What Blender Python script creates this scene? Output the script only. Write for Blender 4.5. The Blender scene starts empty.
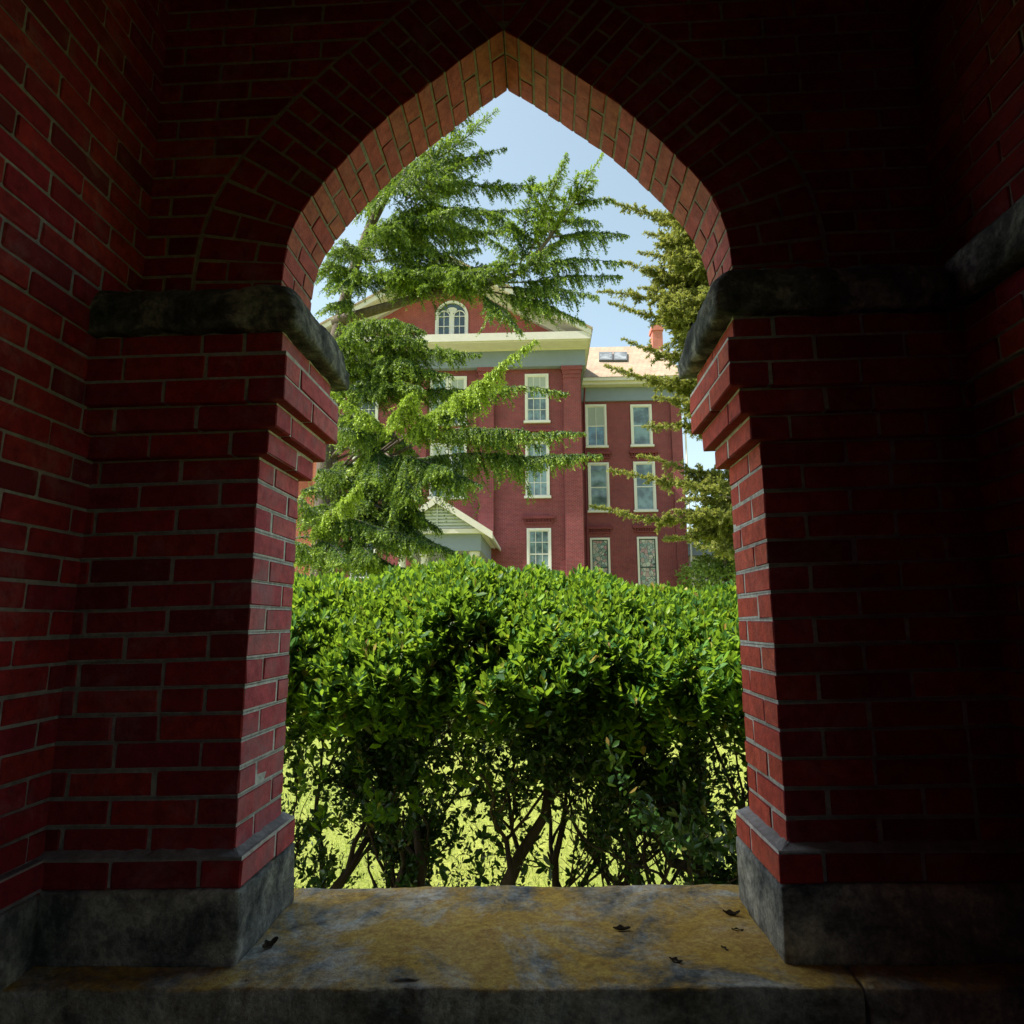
import bpy, math, random
import numpy as np
from mathutils import Vector, Matrix, noise
random.seed(7); RNG = np.random.default_rng(11)
rad = math.radians
scene = bpy.context.scene
col = scene.collection

# ------------------------------------------------------------------ camera model (survey of the photograph)
FPX, PITCH, YAW, ROLL = 650.0, .1677, -.0472, -.0026
EYE = np.array([.0965, -1.6873, .4971])
def basis():
    cp, sp, cy, sy = math.cos(PITCH), math.sin(PITCH), math.cos(YAW), math.sin(YAW)
    F = np.array([sy*cp, cy*cp, sp]); R = np.array([cy, -sy, 0.]); U = np.cross(R, F)
    cr, sr = math.cos(ROLL), math.sin(ROLL)
    return R*cr+U*sr, U*cr-R*sr, F
CR, CU, CF = basis()
def at(u, v, Y):
    "point seen at pixel u,v lying on the vertical plane y=Y"
    d = CF+CR*(u-512)/FPX-CU*(v-512)/FPX
    return EYE+d*((Y-EYE[1])/d[1])
def X(u, Y, v=500): return float(at(u, v, Y)[0])
def Z(v, Y, u=512): return float(at(u, v, Y)[2])

# ------------------------------------------------------------------ object helpers
def tag(o, label=None, cat=None, group=None, kind=None):
    if label: o['label'] = label
    if cat: o['category'] = cat
    if group: o['group'] = group
    if kind: o['kind'] = kind
    return o
def empty(name, loc=(0, 0, 0)):
    o = bpy.data.objects.new(name, None); col.objects.link(o); o.location = loc
    o.empty_display_size = .2
    return o
def add_obj(name, me, parent=None):
    o = bpy.data.objects.new(name, me); col.objects.link(o)
    if parent is not None:
        o.parent = parent
        w = Vector((0, 0, 0)); p = parent
        while p is not None: w += Vector(p.location); p = p.parent
        o.location = -w              # vertices are written in world metres
    return o
class MB:
    def __init__(s): s.v = []; s.f = []; s.m = []
    def poly(s, pts, mi=0):
        n = len(s.v); s.v += [tuple(float(c) for c in p) for p in pts]; s.f.append(tuple(range(n, n+len(pts)))); s.m.append(mi)
    def add(s, V, F, mi=0):
        n = len(s.v); s.v += [tuple(float(c) for c in p) for p in V]
        s.f += [tuple(i+n for i in f) for f in F]; s.m += [mi]*len(F)
    def box(s, x0, x1, y0, y1, z0, z1, mi=0):
        V = [(x, y, z) for x in (x0, x1) for y in (y0, y1) for z in (z0, z1)]
        s.add(V, [(0, 1, 3, 2), (4, 6, 7, 5), (0, 4, 5, 1), (2, 3, 7, 6), (0, 2, 6, 4), (1, 5, 7, 3)], mi)
    def hexa(s, P, b=.004, mi=0, jside=None):
        "chamfered brick through 8 corners P[i][j][k] (x,y,z order)"
        P = np.array(P, float).reshape(2, 2, 2, 3)
        L = [np.linalg.norm(P[1]-P[0], axis=-1).mean(), np.linalg.norm(P[:, 1]-P[:, 0], axis=-1).mean(), np.linalg.norm(P[:, :, 1]-P[:, :, 0], axis=-1).mean()]
        t = [min(.4, b/max(l, 1e-6)) for l in L]
        def tri(u, v, w):
            a = P[0]*(1-u)+P[1]*u; a = a[0]*(1-v)+a[1]*v; return a[0]*(1-w)+a[1]*w
        V = []; idx = {}
        for i in (0, 1):
            for j in (0, 1):
                for k in (0, 1):
                    c = (i, j, k)
                    for ax in range(3):
                        q = [c[a] if a == ax else (t[a] if c[a] == 0 else 1-t[a]) for a in range(3)]
                        idx[(i, j, k, ax)] = len(V); V.append(tri(*q)+np.array([random.gauss(0, .0007) for _ in range(3)]))
        F = []
        for ax in range(3):
            o = [a for a in range(3) if a != ax]
            for s_ in (0, 1):
                q = []
                for (p, r) in ((0, 0), (1, 0), (1, 1), (0, 1)):
                    c = [0, 0, 0]; c[ax] = s_; c[o[0]] = p; c[o[1]] = r; q.append(idx[(*c, ax)])
                flip = (s_ == 0) != (ax == 1)
                F.append(tuple(q[::-1]) if flip else tuple(q))
        for ax in range(3):          # edges along ax
            o = [a for a in range(3) if a != ax]
            for p in (0, 1):
                for r in (0, 1):
                    c0 = [0, 0, 0]; c0[o[0]] = p; c0[o[1]] = r; c1 = list(c0); c1[ax] = 1
                    F.append((idx[(*c0, o[0])], idx[(*c1, o[0])], idx[(*c1, o[1])], idx[(*c0, o[1])]))
        for i in (0, 1):
            for j in (0, 1):
                for k in (0, 1): F.append((idx[(i, j, k, 0)], idx[(i, j, k, 1)], idx[(i, j, k, 2)]))
        s.add(V, F, mi)
        if jside is not None:       # face turned to the daylight: brighter material, light put into its colour
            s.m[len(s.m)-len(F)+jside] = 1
    def brick(s, x0, x1, y0, y1, z0, z1, j=.0012, mi=0, jside=None):
        dx, dy, dz = [random.uniform(-j, j) for _ in range(3)]
        tl = random.uniform(-j, j)*.7
        P = [[[(x+dx, y+dy, z+dz+(tl if x == x1 else 0)) for z in (z0, z1)] for y in (y0, y1)] for x in (x0, x1)]
        s.hexa(P, random.uniform(.0022, .0045), mi, jside)
    def tube(s, pts, radii, n=6, mi=0, cap=True):
        pts = [Vector(p) for p in pts]; base = len(s.v); m = len(pts)
        prev = None
        for i, p in enumerate(pts):
            d = (pts[min(i+1, m-1)]-pts[max(i-1, 0)])
            d = d.normalized() if d.length > 1e-9 else Vector((0, 0, 1))
            if prev is None:
                a = Vector((1, 0, 0)) if abs(d.x) < .8 else Vector((0, 1, 0))
                u = d.cross(a).normalized()
            else: u = (prev-d*prev.dot(d)).normalized()
            prev = u; w = d.cross(u)
            for k in range(n):
                t = 2*math.pi*k/n; s.v.append(tuple(p+(u*math.cos(t)+w*math.sin(t))*radii[i]))
        for i in range(m-1):
            for k in range(n):
                a = base+i*n+k; b = base+i*n+(k+1) % n
                s.f.append((a, b, b+n, a+n)); s.m.append(mi)
        if cap:
            s.f.append(tuple(base+(m-1)*n+k for k in range(n))); s.m.append(mi)
            s.f.append(tuple(base+k for k in range(n))[::-1]); s.m.append(mi)
    def build(s, name, mats, parent=None, fn=None, smooth=False, recalc=False):
        me = bpy.data.meshes.new(name)
        V = [fn(p) for p in s.v] if fn else s.v
        me.from_pydata(V, [], s.f)
        if not isinstance(mats, (list, tuple)): mats = [mats]
        for m in mats: me.materials.append(m)
        me.polygons.foreach_set('material_index', s.m)
        if smooth: me.polygons.foreach_set('use_smooth', [True]*len(s.f))
        if recalc:
            import bmesh
            bm = bmesh.new(); bm.from_mesh(me); bmesh.ops.recalc_face_normals(bm, faces=bm.faces); bm.to_mesh(me); bm.free()
        me.update()
        return add_obj(name, me, parent)
def mesh_np(name, V, F, mat, parent=None, attr=None, smooth=False):
    me = bpy.data.meshes.new(name)
    nv, nf, k = len(V), len(F), F.shape[1]
    me.vertices.add(nv); me.vertices.foreach_set('co', V.astype(np.float32).ravel())
    me.loops.add(nf*k); me.loops.foreach_set('vertex_index', F.astype(np.int32).ravel())
    me.polygons.add(nf)
    me.polygons.foreach_set('loop_start', np.arange(nf, dtype=np.int32)*k)
    me.polygons.foreach_set('loop_total', np.full(nf, k, np.int32))
    if smooth: me.polygons.foreach_set('use_smooth', np.ones(nf, bool))
    me.materials.append(mat)
    if attr is not None:
        a = me.attributes.new('tint', 'FLOAT', 'POINT'); a.data.foreach_set('value', attr.astype(np.float32))
    me.update(calc_edges=True); me.validate()
    return add_obj(name, me, parent)

# ------------------------------------------------------------------ materials
def newmat(name):
    m = bpy.data.materials.new(name); m.use_nodes = True
    nt = m.node_tree; nt.nodes.clear()
    out = nt.nodes.new('ShaderNodeOutputMaterial')
    return m, nt, out
def N(nt, t, **k):
    n = nt.nodes.new(t)
    for a, b in k.items():
        if a in ('op',): n.operation = b
        elif a == 'blend': n.blend_type = b
        elif a == 'dt': n.data_type = b
        else: setattr(n, a, b)
    return n
def ramp(nt, fac, stops, interp='LINEAR'):
    r = nt.nodes.new('ShaderNodeValToRGB'); r.color_ramp.interpolation = interp
    e = r.color_ramp.elements
    while len(e) < len(stops): e.new(.5)
    for i, (p, c) in enumerate(stops):
        e[i].position = p; e[i].color = c if len(c) == 4 else (*c, 1)
    nt.links.new(fac, r.inputs[0]); return r.outputs[0]
def noisef(nt, vec, scale, detail=6, rough=.6, dist=0):
    n = nt.nodes.new('ShaderNodeTexNoise'); n.inputs['Scale'].default_value = scale
    n.inputs['Detail'].default_value = detail; n.inputs['Roughness'].default_value = rough; n.inputs['Distortion'].default_value = dist
    nt.links.new(vec, n.inputs['Vector']); return n.outputs['Fac']
def mixc(nt, fac, a, b, blend='MIX'):
    m = nt.nodes.new('ShaderNodeMix'); m.data_type = 'RGBA'; m.blend_type = blend
    for sock, val in ((m.inputs[0], fac), (m.inputs[6], a), (m.inputs[7], b)):
        if hasattr(val, 'is_linked') or hasattr(val, 'links'): nt.links.new(val, sock)
        elif isinstance(val, (int, float)): sock.default_value = val
        else: sock.default_value = (*val, 1) if len(val) == 3 else val
    return m.outputs[2]
def bump(nt, h, strength, dist, prev=None):
    b = nt.nodes.new('ShaderNodeBump'); b.inputs['Strength'].default_value = strength; b.inputs['Distance'].default_value = dist
    nt.links.new(h, b.inputs['Height'])
    if prev is not None: nt.links.new(prev, b.inputs['Normal'])
    return b.outputs[0]
def principled(nt, out, color, rough=.8, normal=None, spec=.3, metal=0):
    p = nt.nodes.new('ShaderNodeBsdfPrincipled')
    for nm, val in (('Base Color', color), ('Roughness', rough)):
        if hasattr(val, 'links'): nt.links.new(val, p.inputs[nm])
        elif isinstance(val, (int, float)): p.inputs[nm].default_value = val
        else: p.inputs[nm].default_value = (*val, 1)
    p.inputs['Specular IOR Level'].default_value = spec; p.inputs['Metallic'].default_value = metal
    if normal is not None: nt.links.new(normal, p.inputs['Normal'])
    if out is not None: nt.links.new(p.outputs[0], out.inputs[0])
    return p
def objco(nt): return nt.nodes.new('ShaderNodeTexCoord').outputs['Object']

def mat_brick(name, cols, bloom=.45, rough=.78, lo=.52, hi=.75):
    m, nt, out = newmat(name); g = nt.nodes.new('ShaderNodeNewGeometry').outputs
    co = objco(nt)
    base = ramp(nt, g['Random Per Island'], [(i/(len(cols)-1), c) for i, c in enumerate(cols)])
    n1 = noisef(nt, co, 26, 8, .7)
    c1 = mixc(nt, ramp(nt, n1, [(.35, (0, 0, 0)), (.75, (1, 1, 1))]), base, tuple(x*.45 for x in cols[1]))
    n2 = noisef(nt, co, 5.5, 9, .75, .4)
    bl = ramp(nt, n2, [(lo, (0, 0, 0)), (hi, (bloom,)*3)])
    c2 = mixc(nt, bl, c1, (.44, .26, .29))
    n3 = noisef(nt, co, 150, 4, .7)
    sp = ramp(nt, n3, [(.66, (0, 0, 0)), (.74, (.5, .5, .5))])
    c3 = mixc(nt, sp, c2, (.03, .008, .01))
    nb = bump(nt, n1, .8, .007); nb = bump(nt, n3, .9, .0025, nb)
    principled(nt, out, c3, rough, nb, .35); return m
def mat_mortar(name, c=(.30, .29, .26)):
    m, nt, out = newmat(name); co = objco(nt)
    n1 = noisef(nt, co, 40, 8, .7); n2 = noisef(nt, co, 7, 8, .75)
    a = ramp(nt, n1, [(.3, tuple(x*.6 for x in c)), (.7, tuple(min(1, x*1.25) for x in c))])
    b = mixc(nt, ramp(nt, n2, [(.45, (0, 0, 0)), (.75, (.7, .7, .7))]), a, tuple(x*.4 for x in c))
    nb = bump(nt, n1, .8, .006)
    principled(nt, out, b, .95, nb, .15); return m
def mat_stone(name, stops, scale=6, fine=60, bs=.9, extra=None):
    m, nt, out = newmat(name); co = objco(nt)
    n1 = noisef(nt, co, scale, 10, .72, .3); c = ramp(nt, n1, stops)
    n2 = noisef(nt, co, fine, 6, .75)
    if extra:
        ecol, esc, lo, hi = extra
        n4 = noisef(nt, co, esc, 8, .75, .5)
        gn = nt.nodes.new('ShaderNodeNewGeometry'); sz = nt.nodes.new('ShaderNodeSeparateXYZ'); nt.links.new(gn.outputs['Normal'], sz.inputs[0])
        up_ = ramp(nt, sz.outputs[2], [(.35, (.12,)*3), (.8, (1, 1, 1))])       # lichen grows on the upward faces
        ml = nt.nodes.new('ShaderNodeMath'); ml.operation = 'MULTIPLY'; nt.links.new(ramp(nt, n4, [(lo, (0, 0, 0)), (hi, (.88,)*3)]), ml.inputs[0]); nt.links.new(up_, ml.inputs[1])
        c = mixc(nt, ml.outputs[0], c, ecol)
    n5 = noisef(nt, co, 17, 10, .8, .6)
    c = mixc(nt, .5, c, ramp(nt, n5, [(.3, (.08,)*3), (.7, (.92,)*3)]), 'OVERLAY')
    c = mixc(nt, .6, c, ramp(nt, n2, [(.3, (.12, .12, .12)), (.7, (.9, .9, .9))]), 'OVERLAY')
    n3 = noisef(nt, co, 210, 3, .7)
    c = mixc(nt, ramp(nt, n3, [(.68, (0, 0, 0)), (.72, (.6,)*3)]), c, (.55, .54, .5))
    nb = bump(nt, n1, .6, .02); nb = bump(nt, n2, bs, .006, nb)
    principled(nt, out, c, .85, nb, .3); return m
def mat_facade(name, c1, c2, mort, orient='XZ', bw=.22, bh=.075):
    m, nt, out = newmat(name); co = objco(nt)
    sep = nt.nodes.new('ShaderNodeSeparateXYZ'); nt.links.new(co, sep.inputs[0])
    ad = nt.nodes.new('ShaderNodeMath'); ad.operation = 'ADD'
    nt.links.new(sep.outputs[0], ad.inputs[0]); nt.links.new(sep.outputs[1], ad.inputs[1])
    cmb = nt.nodes.new('ShaderNodeCombineXYZ'); nt.links.new(ad.outputs[0], cmb.inputs[0]); nt.links.new(sep.outputs[2], cmb.inputs[1])
    b = nt.nodes.new('ShaderNodeTexBrick'); nt.links.new(cmb.outputs[0], b.inputs['Vector'])
    b.inputs['Scale'].default_value = 1; b.inputs['Brick Width'].default_value = bw; b.inputs['Row Height'].default_value = bh
    b.inputs['Mortar Size'].default_value = .009; b.inputs['Color1'].default_value = (*c1, 1); b.inputs['Color2'].default_value = (*c2, 1)
    b.inputs['Mortar'].default_value = (*mort, 1); b.inputs['Bias'].default_value = -.1
    n = noisef(nt, co, .8, 8, .7); n2 = noisef(nt, co, 9, 5, .7)
    c = mixc(nt, .5, b.outputs['Color'], ramp(nt, n, [(.3, (.32, .32, .32)), (.7, (.68, .68, .68))]), 'OVERLAY')
    c = mixc(nt, .35, c, ramp(nt, n2, [(.3, (.3, .3, .3)), (.7, (.7, .7, .7))]), 'OVERLAY')
    nb = bump(nt, b.outputs['Fac'], -.4, .006)
    principled(nt, out, c, .85, nb, .25); return m
def mat_paint(name, c, rough=.6, var=.25, sc=3):
    m, nt, out = newmat(name); co = objco(nt)
    n = noisef(nt, co, sc, 8, .7)
    cc = mixc(nt, var, c, ramp(nt, n, [(.3, tuple(x*.55 for x in c)), (.7, c)]))
    principled(nt, out, cc, rough, bump(nt, n, .15, .01), .3); return m
def mat_leaf(name, stops, trans=.35, rough=.4, spec=.5, tcol=(.35, .55, .04), tint=None, nscale=0, shade_back=True):
    m, nt, out = newmat(name); g = nt.nodes.new('ShaderNodeNewGeometry').outputs
    c = ramp(nt, g['Random Per Island'], stops)
    if tint:
        a = nt.nodes.new('ShaderNodeAttribute'); a.attribute_name = 'tint'
        c = mixc(nt, a.outputs['Fac'], c, tint)
    if nscale:
        n = noisef(nt, objco(nt), nscale, 5, .6)
        c = mixc(nt, .6, c, ramp(nt, n, [(.35, (.28,)*3), (.65, (.72,)*3)]), 'OVERLAY')
    p = principled(nt, None, c, rough, None, spec)
    t = nt.nodes.new('ShaderNodeBsdfTranslucent')
    tc = mixc(nt, .65, c, tcol); nt.links.new(tc, t.inputs[0])
    mx = nt.nodes.new('ShaderNodeMixShader'); mx.inputs[0].default_value = trans
    nt.links.new(p.outputs[0], mx.inputs[1]); nt.links.new(t.outputs[0], mx.inputs[2]); nt.links.new(mx.outputs[0], out.inputs[0])
    return m
def mat_bark(name, a, b, sc=14):
    m, nt, out = newmat(name); co = objco(nt)
    mp = nt.nodes.new('ShaderNodeMapping'); mp.inputs['Scale'].default_value = (1, 1, .3); nt.links.new(co, mp.inputs[0])
    n = noisef(nt, mp.outputs[0], sc, 8, .75, .5)
    principled(nt, out, ramp(nt, n, [(.3, a), (.7, b)]), .9, bump(nt, n, .9, .02), .2); return m
def mat_glass(name, c, rough=.06):
    m, nt, out = newmat(name); co = objco(nt)
    n = noisef(nt, co, 1.3, 4, .6); n2 = noisef(nt, co, .9, 2, .5)
    cc = mixc(nt, ramp(nt, n, [(.4, (0, 0, 0)), (.62, (1, 1, 1))]), c, tuple(x*.3 for x in c))
    principled(nt, out, cc, rough, bump(nt, n2, .08, .05), .8); return m

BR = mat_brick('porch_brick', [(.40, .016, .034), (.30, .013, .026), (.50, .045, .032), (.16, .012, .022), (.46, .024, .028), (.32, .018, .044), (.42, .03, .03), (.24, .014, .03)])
BRJ = mat_brick('lit_jamb_brick', [(.80, .16, .19), (.72, .12, .16), (.84, .22, .23), (.68, .11, .16), (.82, .17, .18)], bloom=.75, lo=.46, hi=.7)  # brighter copy of the porch brick: daylight on the jamb put into colour
BRJR = mat_brick('warm_lit_jamb_brick', [(.84, .14, .09), (.76, .11, .075), (.88, .19, .12), (.72, .10, .08), (.86, .15, .09)], bloom=.4, lo=.55, hi=.8)  # right jamb copy: warm bounced daylight put into the colour
BRA = mat_brick('lit_arch_brick', [(.60, .13, .12), (.52, .10, .10), (.62, .19, .13), (.48, .14, .10), (.62, .14, .13), (.45, .12, .11)], bloom=.5, lo=.5, hi=.8)  # brighter copy for the underside of the arch, daylight put into colour
MO = mat_mortar('mortar', (.35, .34, .335))
MOJ = mat_mortar('lit_jamb_mortar', (.82, .80, .78))  # jamb copy of the mortar, lightened to carry the daylight
MOD = mat_mortar('old_mortar', (.32, .29, .25))
IMP = mat_stone('weathered_sandstone', [(.38, (.03, .033, .034)), (.5, (.11, .115, .105)), (.62, (.34, .34, .30))], 9, 50, 1.0, ((.20, .15, .04), 5, .56, .7))
BASE = mat_stone('grey_base_stone', [(.38, (.08, .09, .10)), (.5, (.26, .265, .25)), (.62, (.56, .55, .48))], 6, 60, .9, ((.28, .22, .08), 5, .52, .75))
SILL = mat_stone('lichen_sill_stone', [(.38, (.10, .11, .11)), (.5, (.34, .35, .32)), (.62, (.62, .62, .57))], 5, 70, 1.2, ((.62, .38, .06), 3.0, .41, .55))

# ------------------------------------------------------------------ the porch: opening, piers, arch
PORCH = empty('brick_porch', (0, .1, -1.1))
tag(PORCH, 'dark red brick porch with pointed arch opening and stone imposts framing the view', 'porch')
H = .0675
def settle(p):      # the old masonry has settled: right side sits a little higher
    x, y, z = p
    k = min(1., max(0., (1.3-z)/.7))
    return (x, y, z+.0155*k+x*(.007+.016*k))
XL, XR, XJ = -1.165, 1.22, .671
T0, T1 = 0., .29

def pier(sgn):
    mb = MB(); g = .0085
    xw = abs(XL) if sgn < 0 else XR
    def sx(a, b):
        return (min(sgn*a, sgn*b), max(sgn*a, sgn*b))
    def course(z0, out, c, end=T1, jw=0., hh=H):
        xj = XJ-out; yf = T0-out*.85; yb = end+out*.9
        zz0, zz1 = z0+(g/2 if out == 0 else .0012), z0+hh-g/2
        ST = .225
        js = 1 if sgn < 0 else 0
        if c % 2 == 0:            # stretcher on the front corner, header on the jamb
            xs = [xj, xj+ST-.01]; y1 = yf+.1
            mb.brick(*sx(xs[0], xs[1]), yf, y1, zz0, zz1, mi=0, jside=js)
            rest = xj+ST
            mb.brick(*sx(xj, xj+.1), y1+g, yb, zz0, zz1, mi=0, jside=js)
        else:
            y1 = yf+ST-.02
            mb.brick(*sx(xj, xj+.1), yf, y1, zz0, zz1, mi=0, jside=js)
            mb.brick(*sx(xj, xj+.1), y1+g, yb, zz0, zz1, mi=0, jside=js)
            rest = xj+.1+g
        x = rest
        while x < xw-.02:
            e = min(x+ST-g, xw+.03)
            if c == 2 and False: pass
            if random.random() < .10 and e-x > .2: e = x+.11
            mb.brick(*sx(x, e), yf, yf+.1, zz0, zz1, mi=0); x = e+g
        # outer face of the wall
        x = xj+.1+g
        while x < xw+.35:
            e = x+ST-g; mb.brick(*sx(x, e), yb-.1, yb, zz0, zz1, mi=0); x = e+g
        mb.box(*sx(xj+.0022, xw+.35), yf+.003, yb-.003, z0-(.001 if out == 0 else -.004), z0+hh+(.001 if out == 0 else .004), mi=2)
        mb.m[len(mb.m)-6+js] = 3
    zb = -.0675*2
    course(zb, .032, 1)
    # sloped mortar weathering on the plinth
    a0, a1 = sx(XJ-.028, xw); 
    for i in range(15): course(-.0675+i*H, 0., i)
    course(.945, .033, 1); course(1.0125, .062, 0); course(1.08, .09, 1); course(1.1475, .09, 0); course(1.215, .068, 1, hh=.07)
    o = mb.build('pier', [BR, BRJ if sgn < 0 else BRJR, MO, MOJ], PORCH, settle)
    # mortar fillet where shaft meets plinth
    f = MB(); xa = XJ; n = 14
    ys = [T0-.027+(T1+.054)*i/n for i in range(n+1)]
    for i in range(n):
        ha, hb = [.012+.006*noise.noise(Vector((ys[k]*30, sgn, 0))) for k in (i, i+1)]
        A = (sgn*(xa-.026), ys[i], -.0665); B = (sgn*(xa-.026), ys[i+1], -.0665)
        C = (sgn*(xa+.004), max(ys[i+1], -.001), -.0665+hb*1.3); D = (sgn*(xa+.004), max(ys[i], -.001), -.0665+ha*1.3)
        f.poly([A, B, C, D] if sgn > 0 else [D, C, B, A])
    m = 40; xs = [xa-.026+(xw-xa+.03)*i/m for i in range(m+1)]
    for i in range(m):
        ha, hb = [.012+.007*noise.noise(Vector((xs[k]*30, 9, 0))) for k in (i, i+1)]
        A = (sgn*xs[i], -.027, -.0665); B = (sgn*xs[i+1], -.027, -.0665); C = (sgn*max(xs[i+1], xa-.001), .004, -.0665+hb*1.3); D = (sgn*max(xs[i], xa-.001), .004, -.0665+ha*1.3)
        f.poly([A, B, C, D] if sgn > 0 else [D, C, B, A])
    f.build('mortar_fillet', MO, o, settle)
    return o
def rough_block(name, x0, x1, y0, y1, z0, z1, mat, res=.02, amp=.006, rnd=.0, seed=0, fn=settle, top_round=0., parent=None, chip=None, pits=()):
    import bmesh
    nx, ny, nz = [max(2, int(round(l/res))) for l in (x1-x0, y1-y0, z1-z0)]
    V = {}; verts = []; faces = []
    def vid(i, j, k):
        if (i, j, k) not in V:
            V[(i, j, k)] = len(verts); verts.append((i, j, k))
        return V[(i, j, k)]
    for (a, b, na, nb, f) in ((0, 1, nx, ny, 2), (0, 2, nx, nz, 1), (1, 2, ny, nz, 0)):
        for s_ in (0, 1):
            fixed = (0 if s_ == 0 else (nx, ny, nz)[f])
            for p in range(na):
                for q in range(nb):
                    r = []
                    for (dp, dq) in ((0, 0), (1, 0), (1, 1), (0, 1)):
                        c = [0, 0, 0]; c[a] = p+dp; c[b] = q+dq; c[f] = fixed; r.append(vid(*c))
                    faces.append(tuple(r) if (s_ == 1) != (f == 1) else tuple(r[::-1]))
    out = []
    for (i, j, k) in verts:
        p = Vector((x0+(x1-x0)*i/nx, y0+(y1-y0)*j/ny, z0+(z1-z0)*k/nz))
        # rounding: pull toward an inset box
        R = max(rnd, 1e-4); q = Vector(p)
        lo = (x0+R, y0+R, z0+R); hi = (x1-R, y1-R, z1-(max(R, top_round)))
        c = Vector([min(max(p[a], min(lo[a], hi[a])), max(lo[a], hi[a])) for a in range(3)])
        d = p-c
        if top_round > R and p.z > z1-top_round:
            RR = top_round
            c = Vector((min(max(p.x, x0+RR*.9), x1-RR*.9), min(max(p.y, y0+RR*.9), y1-RR*.9), z1-RR)); d = p-c
            dd = Vector((d.x/(RR*.9), d.y/(RR*.9), d.z/RR)); L = max(abs(dd.x), abs(dd.y), abs(dd.z)); n_ = (dd.x**2.4 if dd.x > 0 else abs(dd.x)**2.4)+abs(dd.y)**2.4+abs(dd.z)**2.4
            s = L/max(n_**(1/2.4), 1e-6) if n_ > 0 else 1
            p = c+d*s
        elif d.length > 1e-9:
            L = max(abs(d.x), abs(d.y), abs(d.z)); p = c+d*(L/d.length)
        nv = noise.noise_vector(p*9+Vector((seed, 0, 0)))*amp+noise.noise_vector(p*32+Vector((seed, 5, 0)))*amp*.5
        p = p+nv
        if chip and p.y < y0+.035 and p.z > z1-.05:
            c_ = noise.noise(Vector((p.x*7, seed, 2)))+.5*noise.noise(Vector((p.x*25, seed, 1)))
            p.y += max(0, c_)*chip*(1 if p.z > z1-.03 else .4); p.z -= max(0, c_)*chip*.5
        for (px_, py_, pr, pd) in pits:
            if k == nz:
                dd = math.hypot(p.x-px_, (p.y-py_)*1.8)
                if dd < pr: p.z -= pd*(1-(dd/pr)**2)
        out.append(fn(tuple(p)) if fn else tuple(p))
    mb = MB(); mb.v = out; mb.f = faces; mb.m = [0]*len(faces)
    return mb.build(name, mat, parent, None, smooth=True)

for s in (-1, 1):
    pier(s)
    xw = abs(XL) if s < 0 else XR
    a, b = sorted((s*(XJ-.115), s*(xw+.1)))
    im = rough_block('impost', a, b, -.095, T1+.12, 1.283, 1.422, IMP, .014, .012, .012, 3+s, top_round=.08, parent=PORCH)
    a, b = sorted((s*(XJ-.034), s*(xw+.1)))
    rough_block('base_stone', a, b, -.034, T1+.04, -.31, -.137, BASE, .02, .004, .006, 20+s, parent=PORCH)

# arch curve (half), measured on the inner edge
ARC = [(.671, 1.40), (.672, 1.51), (.668, 1.60), (.655, 1.68), (.625, 1.755), (.578, 1.825), (.517, 1.90), (.443, 1.985), (.350, 2.085), (.262, 2.155), (.178, 2.226), (.088, 2.298), (0., 2.362)]
A = np.array(ARC)
seg = np.r_[0, np.cumsum(np.linalg.norm(np.diff(A, axis=0), axis=1))]
# smooth the polyline
tt = np.linspace(0, seg[-1], 240); ax_ = np.interp(tt, seg, A[:, 0]); az_ = np.interp(tt, seg, A[:, 1])
for _ in range(160):
    ax_[1:-1] = .25*ax_[:-2]+.5*ax_[1:-1]+.25*ax_[2:]; az_[1:-1] = .25*az_[:-2]+.5*az_[1:-1]+.25*az_[2:]
SS = np.r_[0, np.cumsum(np.hypot(np.diff(ax_), np.diff(az_)))]
def arc(s_, off=0.):
    x = np.interp(s_, SS, ax_); z = np.interp(s_, SS, az_)
    e = .03; dx = np.interp(s_+e, SS, ax_)-np.interp(s_-e, SS, ax_); dz = np.interp(s_+e, SS, az_)-np.interp(s_-e, SS, az_)
    L = math.hypot(dx, dz); n = (dz/L, -dx/L)      # outward normal on the +x side
    return float(x+n[0]*off), float(z+n[1]*off)
RING = .27
YU, YB = .10, .34
oc = np.array([arc(s_, RING+.008) for s_ in np.linspace(0, SS[-1], 200)])
oc[:, 0] = np.maximum(oc[:, 0], 0)
def xout(z):
    if z >= oc[:, 1].max(): return 0.
    return float(np.interp(z, oc[:, 1], oc[:, 0]))
def xin(z):
    if z >= 2.362: return 0.
    return float(np.interp(z, az_, ax_))
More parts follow.
